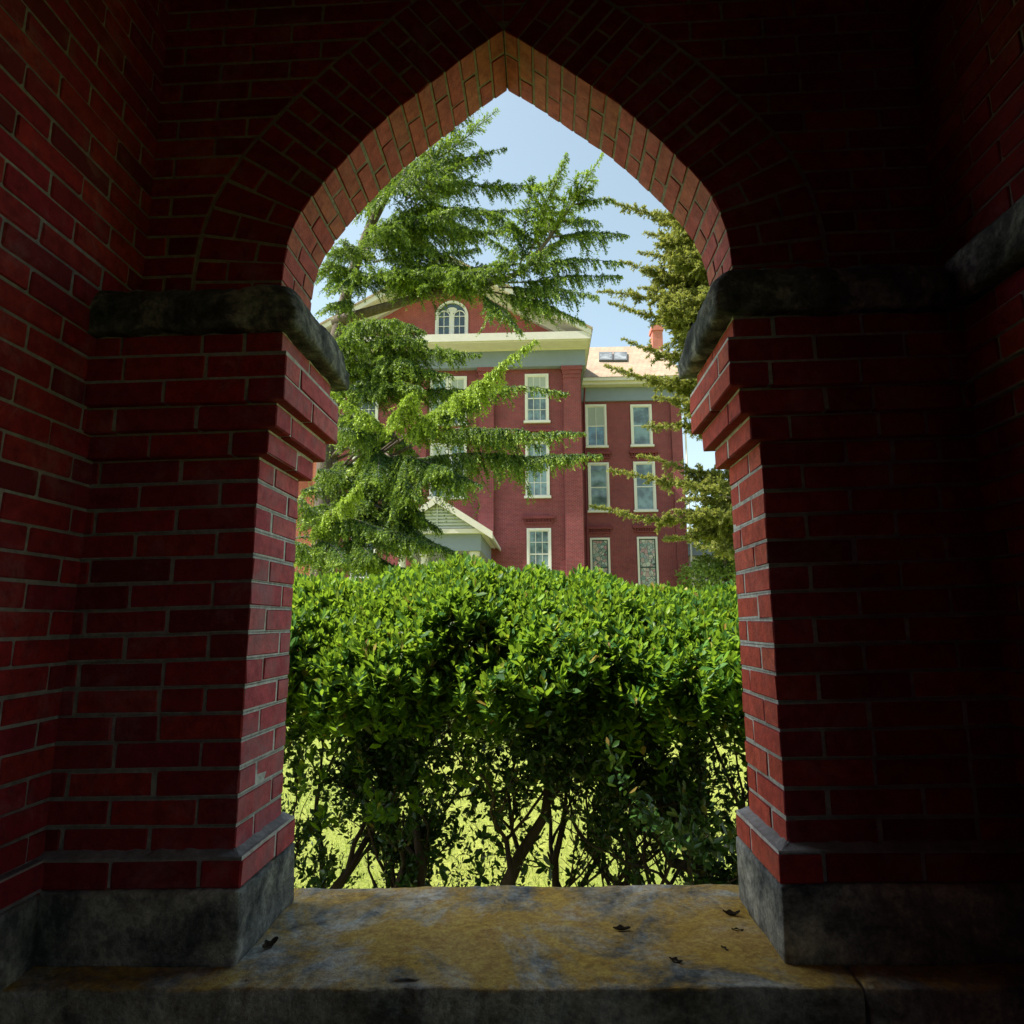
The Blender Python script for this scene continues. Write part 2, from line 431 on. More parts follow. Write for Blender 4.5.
for s in (-1, 1):
    mb = MB(); n = 21; L = SS[-1]; step = (L-.0)/n; g = .0055
    for c in range(n):
        s0, s1 = c*step+g, (c+1)*step-g*.2
        def vous(o0, o1, y0, y1, mi):
            j = [random.uniform(-.0012, .0012) for _ in range(3)]
            P = []
            for o in (o0, o1):
                row = []
                for y in (y0, y1):
                    q = []
                    for ss in (s0, s1):
                        x, z = arc(ss, o)
                        q.append((s*max(x, .0015)-.012+j[0]*.3, y+j[1], z+j[2]))
                    row.append(q)
                P.append(row)
            if s < 0: P = P[::-1]
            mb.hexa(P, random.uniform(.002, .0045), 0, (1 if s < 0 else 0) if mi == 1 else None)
        if c % 2 == 0:
            vous(0, .17, YU, YU+.082, 1); vous(0, .17, YU+.088, YB, 1); vous(.178, RING, YU, YU+.1, 0)
            vous(.178, RING, YB-.1, YB, 0)
        else:
            vous(0, .088, YU, YU+.150, 1); vous(0, .088, YU+.156, YB, 1); vous(.096, RING, YU, YU+.1, 0)
            vous(.096, RING, YB-.1, YB, 0)
    # mortar core of the ring
    m = 90
    for i in range(m):
        a0, a1 = L*i/m, L*(i+1)/m
        p = [arc(a0, .0025), arc(a1, .0025), arc(a1, RING+.004), arc(a0, RING+.004)]
        p = [(s*max(x, 0)-.012, z) for x, z in p]
        y0, y1 = YU+.003, YB-.003
        mb.poly([(x, y0, z) for x, z in (p if s < 0 else p[::-1])][::-1], 2); mb.poly([(x, y1, z) for x, z in (p if s < 0 else p[::-1])], 2)
        mb.poly([(p[0][0], y0, p[0][1]), (p[1][0], y0, p[1][1]), (p[1][0], y1, p[1][1]), (p[0][0], y1, p[0][1])], 2)
    if s > 0:
        xk = -.012; e0, e1 = arc(SS[-1], 0), arc(SS[-1], 1.); nx, nz = e1[0]-e0[0], e1[1]-e0[1]
        mb.poly([(xk, YU+.004, 2.366), (xk+nx*RING, YU+.004, 2.362+nz*RING), (xk-nx*RING, YU+.004, 2.362+nz*RING)], 2)
        mb.poly([(xk, YB-.004, 2.366), (xk-nx*RING, YB-.004, 2.362+nz*RING), (xk+nx*RING, YB-.004, 2.362+nz*RING)], 2)
        for (oa, ob) in ((.045, .115), (.125, .195), (.205, .27)):
            for (ya, yb2) in ((YU, YU+.1), (YB-.1, YB)):
                wa, wb = nx*oa-.006, nx*ob-.006
                for (fa, fb) in ((-1, -.03), (.03, 1)):
                    mb.hexa([[[(xk+f_*w_, y_, 2.362+nz*o_) for (w_, o_) in ((wa, oa), (wb, ob))] for y_ in (ya, yb2)] for f_ in (fa, fb)], .003, 0)
    mb.build('arch_ring', [BR, BRA, MOD], PORCH, settle)
    # wall above the impost, outside the ring
    w = MB(); z = 1.415; c = 0; ZT = 3.08; xw = abs(XL)+.0 if s < 0 else XR+.02
    while z < ZT:
        z0, z1 = z+.005, z+H-.005
        xa0, xa1 = xout(z0), xout(z1); x = (xa0+xa1)/2
        first = True; x = max(xa0, xa1)
        off = .02 if c % 2 else .12
        edges = []; cur = -.1+off
        while cur < xw+.3: edges.append(cur); cur += .225
        st0, st1 = xa0+.006, xa1+.006
        for e in edges:
            if e-.01 <= max(st0, st1)+.03: continue
            if s*1 and max(st0, st1) > xw: break
            for (ya, yb_) in ((YU, YU+.1), (YB-.1, YB)):
                ee = e-.01
                P = [[[(s*q[k]-.012, y+random.uniform(-.001, .001), (z0, z1)[k]) for k in (0, 1)] for y in (ya, yb_)] for q in ((st0, st1), (ee, ee))]
                if s < 0: P = P[::-1]
                w.hexa(P, .003, 0)
            st0 = st1 = e
            if e > xw+.1: break
        xc0, xc1 = xout(z)-.002, xout(z+H)-.002
        y0, y1 = YU+.005, YB-.005; X1 = xw+.32
        q = [(s*max(0, xc0), z), (s*X1, z), (s*X1, z+H), (s*max(0, xc1), z+H)]
        if s < 0: q = q[::-1]
        w.poly([(a_-.012, y0, b_) for a_, b_ in q], 1); w.poly([(a_-.012, y1, b_) for a_, b_ in q[::-1]], 1)
        z += H; c += 1
    w.build('upper_wall', [BR, MOD], PORCH, settle)

# sill and the wall beneath it
pits = [(-.05, .12, .014, .005), (.31, .10, .018, .008), (.42, .18, .02, .008), (.50, .12, .015, .008), (.2, .24, .02, .006), (-.3, .1, .014, .004)]
rough_block('sill', XL-.02, .768, -.13, .43, -.52, -.302, SILL, .0105, .0055, .007, 41, chip=.02, pits=pits, parent=PORCH)
rough_block('sill', .774, XR+.02, -.128, .43, -.52, -.303, SILL, .02, .0045, .010, 52, chip=.02, parent=PORCH)

def lean(p):
    x, y, z = settle(p); return (x+.04*min(1., max(0., (z-.2)/1.3)), y, z)
def flat_wall(name, plane, c, d0, d1, z0, z1, facing, holes=(), thick=.3, off=lambda z: 0., mats=None, zstart=None, fn=settle, parent=PORCH):
    """brick wall on x=c (plane 'x', running d0..d1 in y) or y=c; facing = sign of the normal; holes = (d0,d1,z1) openings"""
    mb = MB(); g = .0085; z = zstart if zstart is not None else z0; k = 0
    def put(a, b, t0, t1, za, zb, mi, brick=True):
        u0, u1 = sorted((c+facing*(-t0), c+facing*(-t1)))
        args = (u0, u1, a, b, za, zb) if plane == 'x' else (a, b, u0, u1, za, zb)
        if brick: mb.brick(*args, mi=mi)
        else: mb.box(*args, mi=mi)
    while z < z1-1e-6:
        o = off(z); runs = [(d0, d1)]
        for (h0, h1, hz) in holes:
            if z < hz:
                hw = (h1-h0)/2; hc = (h0+h1)/2
                if z > hz-.6: hw *= max(.05, math.sqrt(max(0, 1-((z-hz+.6)/.6)**2)))
                nr = []
                for a, b in runs:
                    if a < hc-hw: nr.append((a, min(b, hc-hw)))
                    if b > hc+hw: nr.append((max(a, hc+hw), b))
                runs = nr
        for a, b in runs:
            cur = d0-(.225 if k % 2 else .1125)-.01*(k % 3)
            while cur < b:
                e = cur+.225-g; aa, bb = max(cur, a), min(e, b)
                if bb-aa > .02: put(aa, bb, -o, .1-o, z+g/2, z+H-g/2, 0)
                cur = e+g
            put(a+.004, b-.004, .005-o, thick, z-.001, z+H+.001, 1, False)
        z += H; k += 1
    return mb.build(name, mats or [BR, MO], parent, fn)
ZF = -1.05
flat_wall('side_wall', 'x', -1.158, -3.2, .12, ZF, 3.1, 1, zstart=-.0675-H*15, fn=lean, off=lambda z: .026 if z < -.07 else 0.)
rough_block('base_stone', -1.3, -1.122, -3.1, -.036, -.31, -.137, BASE, .03, .004, .006, 31, parent=PORCH)
rough_block('base_stone', XR-.045, XR+.1, -1.05, -.036, -.31, -.137, BASE, .03, .004, .006, 33, parent=PORCH)
rc = {}
def roff(z):
    if z < -.07: return .032
    if z < .94: return 0
    if z < 1.01: return .015
    if z < 1.075: return .03
    if z < 1.21: return .045
    if z < 1.28: return .03
    return -.03
flat_wall('side_wall', 'x', XR, -3.2, .12, ZF, 3.1, -1, holes=((-2.05, -1.1, 1.8),), off=roff, zstart=-.0675-H*15)
rough_block('impost_band', XR-.075, XR+.2, -.99, -.02, 1.283, 1.425, IMP, .02, .007, .012, 77, top_round=.05, parent=PORCH)
flat_wall('rear_wall', 'y', -3.2, -1.15, 1.2, ZF, 3.1, 1, zstart=-.0675-H*15, mats=[mat_brick('low_bounce_brick', [(.10, .02, .02), (.07, .015, .015), (.13, .025, .025)]), MOD])  # unseen rear wall, its brick darkened to cut bounced light
flat_wall('dado_wall', 'y', -.10, -1.15, 1.2, ZF, -.53, -1, zstart=-.0675-H*15, thick=.42)
c_ = MB(); c_.box(-1.5, 1.55, -3.5, .335, 3.06, 3.3)
CE = mat_paint('dark_boards', (.05, .032, .025), .9, .5)
c_.build('ceiling', CE, PORCH)
fl = MB(); fl.box(-1.5, 1.9, -3.9, .25, ZF-.32, ZF)
tag(fl.build('porch_floor', mat_stone('flagstone', [(.3, (.035, .03, .028)), (.7, (.08, .07, .06))], 3, 30)), kind='structure')

# debris on the sill
DL = mat_leaf('dead_leaf', [(0, (.02, .018, .015)), (1, (.07, .045, .02))], .1, .8, .2, (.1, .06, .02))
def dead_leaf(loc, rz, L, W, curl, label, tilt=0.):
    mb = MB(); n = 10; rows = []
    for i in range(n+1):
        t = i/n; w = W*math.sin(math.pi*min(1, t*.9+.06))**.8*(1-.25*math.sin(t*11))
        zc = curl*(t-.5)**2*L*2
        rows.append([(L*(t-.5), -w, zc+w*.7), (L*(t-.5), 0, zc), (L*(t-.5), w*(1+.2*math.sin(t*17)), zc+w*.9)])
    for i in range(n):
        for k in range(2): mb.poly([rows[i][k], rows[i+1][k], rows[i+1][k+1], rows[i][k+1]])
        mb.poly([(p[0], p[1], p[2]-.0008) for p in (rows[i][0], rows[i][1], rows[i+1][1], rows[i+1][0])])
    M = Matrix.Translation(loc) @ Matrix.Rotation(rz, 4, 'Z') @ Matrix.Rotation(tilt, 4, 'X')
    mb.v = [tuple(M @ Vector(v)) for v in mb.v]
    o = mb.build('fallen_leaf', DL)
    tag(o, label, 'leaf', 'dead leaves lying on the stone sill')
def sp(u, v):
    d = CF+CR*(u-512)/FPX-CU*(v-512)/FPX; t = (-.288-EYE[2])/d[2]; p = EYE+d*t
    return (p[0], p[1], settle((p[0], p[1], -.300))[2]-.001)
dead_leaf(sp(268, 942), 1.15, .05, .010, .6, 'dark curled leaf leaning on the base of the left pier', .5)
dead_leaf(sp(622, 934), .05, .045, .008, .25, 'flat dark leaf in the middle of the sill, near its back edge')
dead_leaf(sp(732, 922), -.1, .045, .009, .5, 'curved dark leaf on the sill closest to the back of the right pier')
dead_leaf(sp(738, 938), -.2, .03, .005, .3, 'thin brown leaf scrap against the foot of the right pier')
dead_leaf(sp(676, 968), -.5, .032, .007, .4, 'small dark leaf nearest the front lip of the sill')
dead_leaf(sp(725, 956), -1.1, .026, .004, .2, 'narrow twig-like leaf scrap on orange lichen by the right pier')

# ------------------------------------------------------------------ leaf instancing
def frames(axes, ups=None):
    a = axes/np.linalg.norm(axes, axis=1, keepdims=True)
    r = RNG.normal(size=a.shape) if ups is None else ups
    x = np.cross(a, r); x /= np.linalg.norm(x, axis=1, keepdims=True)+1e-9
    z = np.cross(x, a); return np.stack([x, a, z], axis=2)     # columns: side, along, normal
LEAFV = np.array([(0, 0, 0), (0, .5, -.06), (0, 1, -.02), (-.17, .28, .02), (-.25, .68, .03), (.17, .28, .02), (.25, .68, .03)], float)
LEAFF = np.array([(0, 1, 4, 3), (1, 2, 4, 4), (1, 0, 5, 6), (2, 1, 6, 6)])
def leaves(pos, axes, ups, length, widthk=1.0):
    Fm = frames(axes, ups); n = len(pos)
    T = LEAFV[None]*np.ones((n, 1, 1)); T = T*length[:, None, None]; T[:, :, 0] *= widthk
    V = np.einsum('nij,nkj->nki', Fm, T)+pos[:, None, :]
    return V.reshape(-1, 3)
def leaf_faces(n):
    q = [(0, 1, 4, 3), (1, 0, 5, 6)]; t = [(1, 2, 4), (2, 1, 6)]
    base = np.arange(n)[:, None]*7
    tris = [(0, 1, 4), (0, 4, 3), (1, 2, 4), (1, 0, 5), (1, 5, 6), (2, 1, 6)]
    return np.concatenate([base+np.array(x)[None] for x in tris], axis=0)

# ------------------------------------------------------------------ the hedge
HEDGE = empty('hedge', (0, 1.8, -1.4))
tag(HEDGE, 'clipped evergreen hedge with glossy leaves on top and bare dark stems below', 'hedge')
def htop(x, y):
    base = np.interp(x, [-2.6, -1.3, -.7, -.48, -.3, -.18, -.05, .2, .7, 1.1, 2.6], [.70, .70, .71,   .76, .81, .80, .73, .70, .64, .60, .55])
    return base+.03*np.sin(x*7+y*3)+.02*np.sin(x*17+1)
def rosettes(P, Ax, nl, l0, spread=(14, 58)):
    "leafy shoot tips: returns leaf pos, axes, ups, lengths"
    pos = []; ax = []; up = []; ln = []
    A_ = Ax/np.linalg.norm(Ax, axis=1, keepdims=True)
    Fm = frames(A_); m = len(P)
    for k in range(nl):
        t = k/(nl-1); ang = np.radians(spread[1]*(1-t)+spread[0]*t+RNG.normal(0, 8, m)); phi = k*2.39996+RNG.uniform(0, .9, m)+RNG.integers(0, 6, 1)
        side = Fm[:, :, 0]*np.cos(phi)[:, None]+Fm[:, :, 2]*np.sin(phi)[:, None]
        d = A_*np.cos(ang)[:, None]+side*np.sin(ang)[:, None]
        d[:, 2] -= .08
        pos.append(P+A_*((t-.8)*l0*1.1)[..., None] if np.ndim(t) else P+A_*((t-.8)*l0*1.1)); ax.append(d); up.append(A_-.0*d)
        ln.append(l0*(1.05-.4*t)*RNG.uniform(.55, 1.25, m))
    return [np.concatenate(q) for q in (pos, ax, up, ln)]
groups = []
x0, x1, yf, yb = -2.5, 2.5, 1.25, 2.35
# top surface
n = 6200; px_ = RNG.uniform(x0, x1, n); py_ = RNG.uniform(yf, yb, n)
edge = np.minimum((py_-yf)/.75, 1); pz_ = htop(px_, py_)-.30*(1-edge)**2+RNG.normal(0, .022, n)
Pt = np.c_[px_, py_, pz_]; At = np.c_[RNG.normal(0, .3, n), RNG.normal(-.25, .3, n)-.5*(1-edge), np.ones(n)]
groups.append(rosettes(Pt, At, 11, .060))
# front face, dense near the top, thinning below
n = 9500; px_ = RNG.uniform(x0, x1, n); pz_ = RNG.uniform(-.3, .72, n)
keep = RNG.uniform(0, 1, n) < np.clip((pz_+.04)/.42, .015, 1)
px_, pz_ = px_[keep], pz_[keep]; n = len(px_); lump = .015*np.sin(px_*4.1+pz_*5)+.025*np.sin(px_*9.3-pz_*8)
top_ = htop(px_, 1.3); pz_ = np.minimum(pz_, top_-.02); dtop = top_-pz_
dz = np.clip((.2-pz_), 0, 2); py_ = yf-.02+.62*dz+lump*1.3+RNG.normal(0, .05, n)-.07*np.sin(np.pi*np.clip((pz_+.1)/.5, 0, 1))+np.where(dtop < .30, .75*(1-np.sqrt(np.clip(dtop, 0, .3)/.30)), 0)
Pf = np.c_[px_, py_, pz_]; Af = np.c_[RNG.normal(0, .35, n), RNG.normal(-.6, .3, n), RNG.uniform(.6, 1.5, n)]
groups.append(rosettes(Pf, Af, 11, .063))
# inner volume and back shell
n = 4600; px_ = RNG.uniform(x0, x1, n); py_ = RNG.uniform(1.4, 2.3, n); pz_ = RNG.uniform(-.02, .45, n)
groups.append(rosettes(np.c_[px_, py_, pz_], np.c_[RNG.normal(0, .6, n), RNG.normal(0, .6, n), np.ones(n)], 7, .05))
n = 12500; px_ = RNG.uniform(x0, x1, n); pz_ = RNG.uniform(-1.25, .5, n)
fld = np.sin(px_*5.3+1)*np.sin(pz_*6.1+px_*2)+.6*np.sin(px_*11+pz_*9)
pr = np.where(pz_ > .12, 1, np.where(fld > -.1, .52, .13)); pr = np.where((px_ > -.1) & (px_ < 1.0) & (pz_ < -.45), pr*.22, pr)
kk = RNG.uniform(0, 1, n) < pr; px_, pz_ = px_[kk], pz_[kk]; n = len(px_); py_ = 2.3+RNG.normal(0, .12, n)
groups.append(rosettes(np.c_[px_, py_, pz_], np.c_[RNG.normal(0, .5, n), RNG.normal(.6, .3, n), RNG.normal(.4, .4, n)], 6, .038, (35, 85)))
# drooping bits near the front at low level
n = 620; px_ = RNG.uniform(x0, x1, n); pz_ = RNG.uniform(-1.1, .1, n); py_ = RNG.uniform(1.5, 2.1, n)
f2 = np.sin(px_*3.7+2)+np.sin(pz_*5+px_*6); kk = (f2 > .1) & ~((px_ > .1) & (px_ < .8) & (pz_ < -.5) & (RNG.uniform(0, 1, n) < .93)); px_, pz_, py_ = px_[kk], pz_[kk], py_[kk]; n = len(px_)
groups.append(rosettes(np.c_[px_, py_, pz_], np.c_[RNG.normal(0, .6, n), RNG.normal(-.5, .4, n), RNG.normal(.5, .4, n)], 9, .058, (30, 80)))
# some named clumps seen in the photograph
cl = []
for (u, v, y, m) in ((310, 715, 1.35, 5), (380, 800, 1.5, 9), (330, 815, 1.6, 4), (640, 690, 1.25, 16), (600, 720, 1.3, 8), (715, 640, 1.3, 10), (455, 700, 1.35, 6), (560, 640, 1.22, 12), (480, 745, 1.4, 5), (680, 735, 1.5, 4)):
    c0 = at(u, v, y)
    for _ in range(m): cl.append(c0+RNG.normal(0, .055, 3))
cl = np.array(cl); n = len(cl)
groups.append(rosettes(cl, np.c_[RNG.normal(0, .35, n), RNG.normal(-.6, .3, n), RNG.uniform(.5, 1.1, n)], 11, .062))
G = [np.concatenate([g_[i] for g_ in groups]) for i in range(4)]
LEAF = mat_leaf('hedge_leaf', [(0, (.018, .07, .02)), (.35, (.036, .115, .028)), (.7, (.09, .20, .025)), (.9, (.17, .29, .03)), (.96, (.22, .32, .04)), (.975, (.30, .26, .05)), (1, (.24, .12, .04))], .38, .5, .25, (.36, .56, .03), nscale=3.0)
SHADED = mat_leaf('shaded_hedge_leaf', [(0, (.012, .04, .010)), (.5, (.022, .06, .012)), (.93, (.035, .085, .016)), (1, (.12, .08, .02))], .16, .35, .4, (.16, .30, .03))  # inner and lower leaves: their shade is put into the darker colour
nn = [len(g_[0]) for g_ in groups]; outer_leaf = np.zeros(sum(nn), bool); c0 = 0
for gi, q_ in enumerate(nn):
    if gi in (0, 1, 5): outer_leaf[c0:c0+q_] = True
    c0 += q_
for nm_, sel, mt in (('foliage', outer_leaf, LEAF), ('inner_foliage', ~outer_leaf, SHADED)):
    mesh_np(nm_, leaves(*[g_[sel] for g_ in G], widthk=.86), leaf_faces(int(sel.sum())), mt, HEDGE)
# fine sparse leaves along twigs (silhouettes against the lawn)
WOOD = mat_bark('hedge_bark', (.035, .024, .02), (.10, .07, .055), 30)
twl = []; twa = []
def grow(mb, p, d, L, r, lvl, maxl, spread, up):
    n = 5; pts = [Vector(p)]; rs = [r]; dd = Vector(d).normalized()
    for i in range(n):
        dd = (dd+Vector((random.gauss(0, .2), random.gauss(0, .15), random.gauss(0, .12)+up*.10))).normalized()
        if (pts[-1]+dd*L/n).z > .48: dd.z = -.05
        pts.append(pts[-1]+dd*L/n); rs.append(r*(1-.5*(i+1)/n))
    mb.tube(pts, rs, 6 if lvl < 2 else 4)
    if lvl >= 2:
        for q in pts[1:]:
            for _ in range(2 if lvl == 2 else 3): twl.append(tuple(q)); twa.append(tuple(dd))
    if lvl >= maxl: return
    for _ in range(random.choice((2, 3, 3))):
        i = random.choice((1, 2, 3, 4, 5)); a = Vector((random.gauss(0, spread), random.gauss(0, spread*.7), random.gauss(.1, spread*.6)))
        nd = (dd+a).normalized()
        grow(mb, pts[i], nd, L*random.uniform(.55, .8), rs[i]*.72, lvl+1, maxl, spread, up)
trunks = [(-1.42, 1.9, .035, -.05), (-1.15, 1.75, .04, .1), (-.95, 2.0, .03, -.2), (-.62, 1.8, .05, .05), (-.5, 1.95, .045, -.15), (-.22, 1.7, .032, .25), (.02, 1.9, .04, .2), (.42, 2.1, .03, -.1), (.72, 1.8, .05, -.5), (.95, 1.95, .045, .1), (1.2, 1.8, .04, -.1), (1.5, 1.9, .035, 0), (-1.8, 1.9, .04, 0), (1.9, 1.9, .04, 0), (-.78, 2.1, .025, .3), (-.33, 2.05, .022, -.4), (.2, 2.15, .022, .35), (-1.3, 2.1, .02, .4), (1.05, 1.7, .024, -.45), (.6, 2.1, .02, .1)]
for i, (x, y, r, lean) in enumerate(trunks):
    mb = MB()
    grow(mb, (x, y, -1.42), (lean, random.gauss(0, .05), 1), .9, r*.82, 0, 4, .5, 1)
    mb.build('stem', WOOD, HEDGE, smooth=True)
# the curved leaning stem on the right
mb = MB(); base = at(722, 886, 1.8)
path = [at(725, 930, 1.8), at(705, 872, 1.8), at(672, 862, 1.75), at(660, 838, 1.72), at(640, 812, 1.7), at(612, 790, 1.7), at(590, 762, 1.72), at(570, 720, 1.75)]
mb.tube(path, [.035, .03, .026, .022, .021, .018, .016, .012], 7)
p2 = [at(705, 872, 1.8), at(690, 850, 1.85), at(668, 815, 1.85), at(650, 790, 1.9), at(635, 770, 1.9), at(628, 720, 1.95)]
mb.tube(p2, [.026, .022, .02, .016, .014, .01], 6)
p3 = [at(505, 890, 1.75), at(520, 855, 1.75), at(545, 815, 1.75), at(550, 770, 1.78), at(540, 710, 1.8)]
mb.tube(p3, [.035, .03, .024, .018, .012], 7)
p4 = [at(520, 855, 1.75), at(512, 830, 1.8), at(508, 790, 1.8), at(520, 740, 1.9)]
mb.tube(p4, [.014, .012, .010, .007], 6)
for q in (path[4:], p2[2:], p3[2:], p4[1:]):
    for w_ in q:
        for _ in range(2):
            grow(mb, w_, (random.gauss(0, .6), random.gauss(0, .4), random.uniform(-.1, 1)), .3, .008, 2, 3, .6, .3)
mb.build('stem', WOOD, HEDGE, smooth=True)
twl = np.array(twl); twa = np.array(twa)
kk = (twl[:, 2] < .15) & (twl[:, 2] > -1.3)
twl, twa = twl[kk], twa[kk]
fx = np.sin(twl[:, 0]*4+twl[:, 2]*3)+np.sin(twl[:, 0]*9-twl[:, 2]*7); kk = RNG.uniform(0, 1, len(twl)) < np.where(fx > -.1, .85, .25)*np.where((twl[:, 0] > -.1) & (twl[:, 0] < .75) & (twl[:, 2] < -.35), .5, 1)
twl, twa = twl[kk], twa[kk]
rep = 3; P_ = np.repeat(twl, rep, 0)+RNG.normal(0, .012, (len(twl)*rep, 3)); D_ = np.repeat(twa, rep, 0)*.6+RNG.normal(0, .55, (len(twl)*rep, 3))
mesh_np('twig_leaves', leaves(P_, D_, None, RNG.uniform(.026, .05, len(P_))), leaf_faces(len(P_)), SHADED, HEDGE)
print('hedge leaves', len(G[0]), 'twig', len(P_))

# ------------------------------------------------------------------ conifers
def blades(P, D, L, W):
    "narrow pointed leaf blades, one quad each"
    n = len(P); Fm = frames(D); a = Fm[:, :, 1]; s_ = Fm[:, :, 0]
    L = L[:, None]; W = W[:, None] if np.ndim(W) else W
    V = np.stack([P, P+a*L*.45+s_*W, P+a*L, P+a*L*.45-s_*W], 1)
    return V.reshape(-1, 3)
class Crown:
    def __init__(s): s.P = []; s.D = []; s.L = []; s.T = []; s.wood = MB()
    def bough(s, S, E, sag=.0, width=.5, droop=.5, r=.03, dens=1., needle=.055, wood=True, brush=False, fullstart=.12, lift=0., tint_boost=0.):
        n_before = len(s.T); S, E = np.array(S, float), np.array(E, float); L = np.linalg.norm(E-S); n = max(8, int(L/.045*dens))
        t = np.linspace(0, 1, n); mid = (S+E)/2+np.array([0, 0, sag])
        sp_ = ((1-t)**2)[:, None]*S+(2*t*(1-t))[:, None]*mid+(t**2)[:, None]*E
        sp_ += np.c_[np.sin(t*9+S[0])*.02, np.cos(t*7+S[1]*3)*.03, np.sin(t*11+S[2])*.015]*L*.5
        if wood:
            k = max(2, n//6); idx = list(range(0, n, k))+[n-1]
            s.wood.tube([sp_[i] for i in idx], [max(.004, r*(1-.85*t[i])) for i in idx], 5)
        fwd = np.gradient(sp_, axis=0); fwd /= np.linalg.norm(fwd, axis=1, keepdims=True)
        side = np.cross(fwd, [0, 0, 1]); side /= np.linalg.norm(side, axis=1, keepdims=True)+1e-9
        ph = random.uniform(0, 6.28); gap = .72+.42*np.sin(t*L*9+ph)*np.sin(t*L*4.3+ph*2)+RNG.uniform(-.22, .22, n)
        for i in range(n):
            if t[i] < fullstart or random.random() < .08: continue
            if droop > .3:
                for _ in range(2):
                    ll = width*random.uniform(.2, .95)*gap[i]*min(1, (1-t[i])*2+.3)*min(1, droop*1.5); mm = max(4, int(ll/.024)); uu = np.linspace(0, 1, mm)[:, None]
                    d1 = side[i]*random.gauss(0, .55)+fwd[i]*random.uniform(.1, .6)+np.array([0, 0, -.25]); 
                    q = sp_[i]+RNG.normal(0, .02, 3)+d1*ll*uu+np.array([0, 0, -.75])*ll*uu**1.4; tg = np.gradient(q, axis=0); tg /= np.linalg.norm(tg, axis=1, keepdims=True)
                    s.P.append(np.repeat(q, 4, 0)+RNG.normal(0, .006, (mm*4, 3))); s.D.append(np.repeat(tg, 4, 0)*.85+RNG.normal(0, .27, (mm*4, 3)))
                    s.L.append(np.full(mm*4, needle)*RNG.uniform(.7, 1.3, mm*4)); s.T.append(np.repeat(uu[:, 0]**2*random.uniform(.1, 1), 4))
            wl = width*1.18*min(1, (1-t[i])*1.5+.14)*min(1, t[i]*3+.3)*(.35+.75*gap[i])
            for sg in (-1, 1):
                l = wl*random.uniform(.35, 1.25)
                m = max(3, int(l/.026))
                d0 = side[i]*sg*random.uniform(.7, 1)+fwd[i]*random.uniform(.45, .95)+np.array([0, 0, random.uniform(-.1, .25)+lift])
                if brush: d0 += RNG.normal(0, .45, 3)
                d0 /= np.linalg.norm(d0)
                u = np.linspace(0, 1, m)[:, None]
                hang = -droop*l*(u**1.7)*random.uniform(.6, 1.3)
                pts = sp_[i]+d0*l*u*(1-.25*u*droop)+np.array([0, 0, 1.])*hang
                tan = np.gradient(pts, axis=0); tan /= np.linalg.norm(tan, axis=1, keepdims=True)+1e-9
                k = 4 if not brush else 5
                pp = np.repeat(pts, k, 0)+RNG.normal(0, .006, (m*k, 3)); dd = np.repeat(tan, k, 0)*.8+RNG.normal(0, .30 if not brush else .6, (m*k, 3))
                dd[:, 2] -= .12*(droop > .3)
                s.P.append(pp); s.D.append(dd); s.L.append(np.full(m*k, needle)*RNG.uniform(.7, 1.3, m*k)); s.T.append(np.repeat((u[:, 0]**2)*random.uniform(.15, 1), k))
                if l > .22:
                    for _ in range(int(l/.075)):       # twigs hanging from the branchlet
                        j = random.randrange(m//4, m); ll = l*random.uniform(.22, .5)*(1-.3*j/m); mm = max(3, int(ll/.03)); uu = np.linspace(0, 1, mm)[:, None]
                        dq = tan[j]*.5+RNG.normal(0, .45, 3)+np.array([0, 0, -droop*.7]); dq /= np.linalg.norm(dq)
                        q = pts[j]+dq*ll*uu+np.array([0, 0, -1.])*droop*ll*.5*uu**2
                        s.P.append(np.repeat(q, k, 0)); s.D.append(np.repeat(np.tile(dq, (mm, 1)), k, 0)*.7+RNG.normal(0, .42, (mm*k, 3)))
                        s.L.append(np.full(mm*k, needle)*RNG.uniform(.7, 1.2, mm*k)); s.T.append(np.repeat(uu[:, 0]**2*random.uniform(.1, .9), k))
        if tint_boost:
            for q_ in range(n_before, len(s.T)): s.T[q_] = np.clip(s.T[q_]*(1+tint_boost)+tint_boost*.45, 0, 1)  # raises the tint along the whole bough
        elif not brush:
            for q_ in range(n_before, len(s.T)): s.T[q_] = s.T[q_]*.95
    def build(s, parent, leafmat, W=.007, name='foliage'):
        P, D, L, T = [np.concatenate(q) for q in (s.P, s.D, s.L, s.T)]
        V = blades(P, D, L, W); n = len(P)
        F = np.arange(n*4).reshape(-1, 4)
        print(name, 'blades', n)
        return mesh_np(name, V, F, leafmat, parent, attr=np.repeat(T, 4))
BARK = mat_bark('conifer_bark', (.05, .04, .035), (.16, .13, .115), 16)
CED = mat_leaf('cedar_needles', [(0, (.007, .034, .018)), (.5, (.018, .065, .022)), (1, (.05, .115, .025))], .30, .5, .3, (.30, .45, .03), tint=(.34, .46, .05))
OLV = mat_leaf('spruce_needles', [(0, (.035, .065, .022)), (.5, (.09, .125, .03)), (1, (.20, .22, .055))], .40, .55, .3, (.4, .42, .06), tint=(.32, .33, .09))

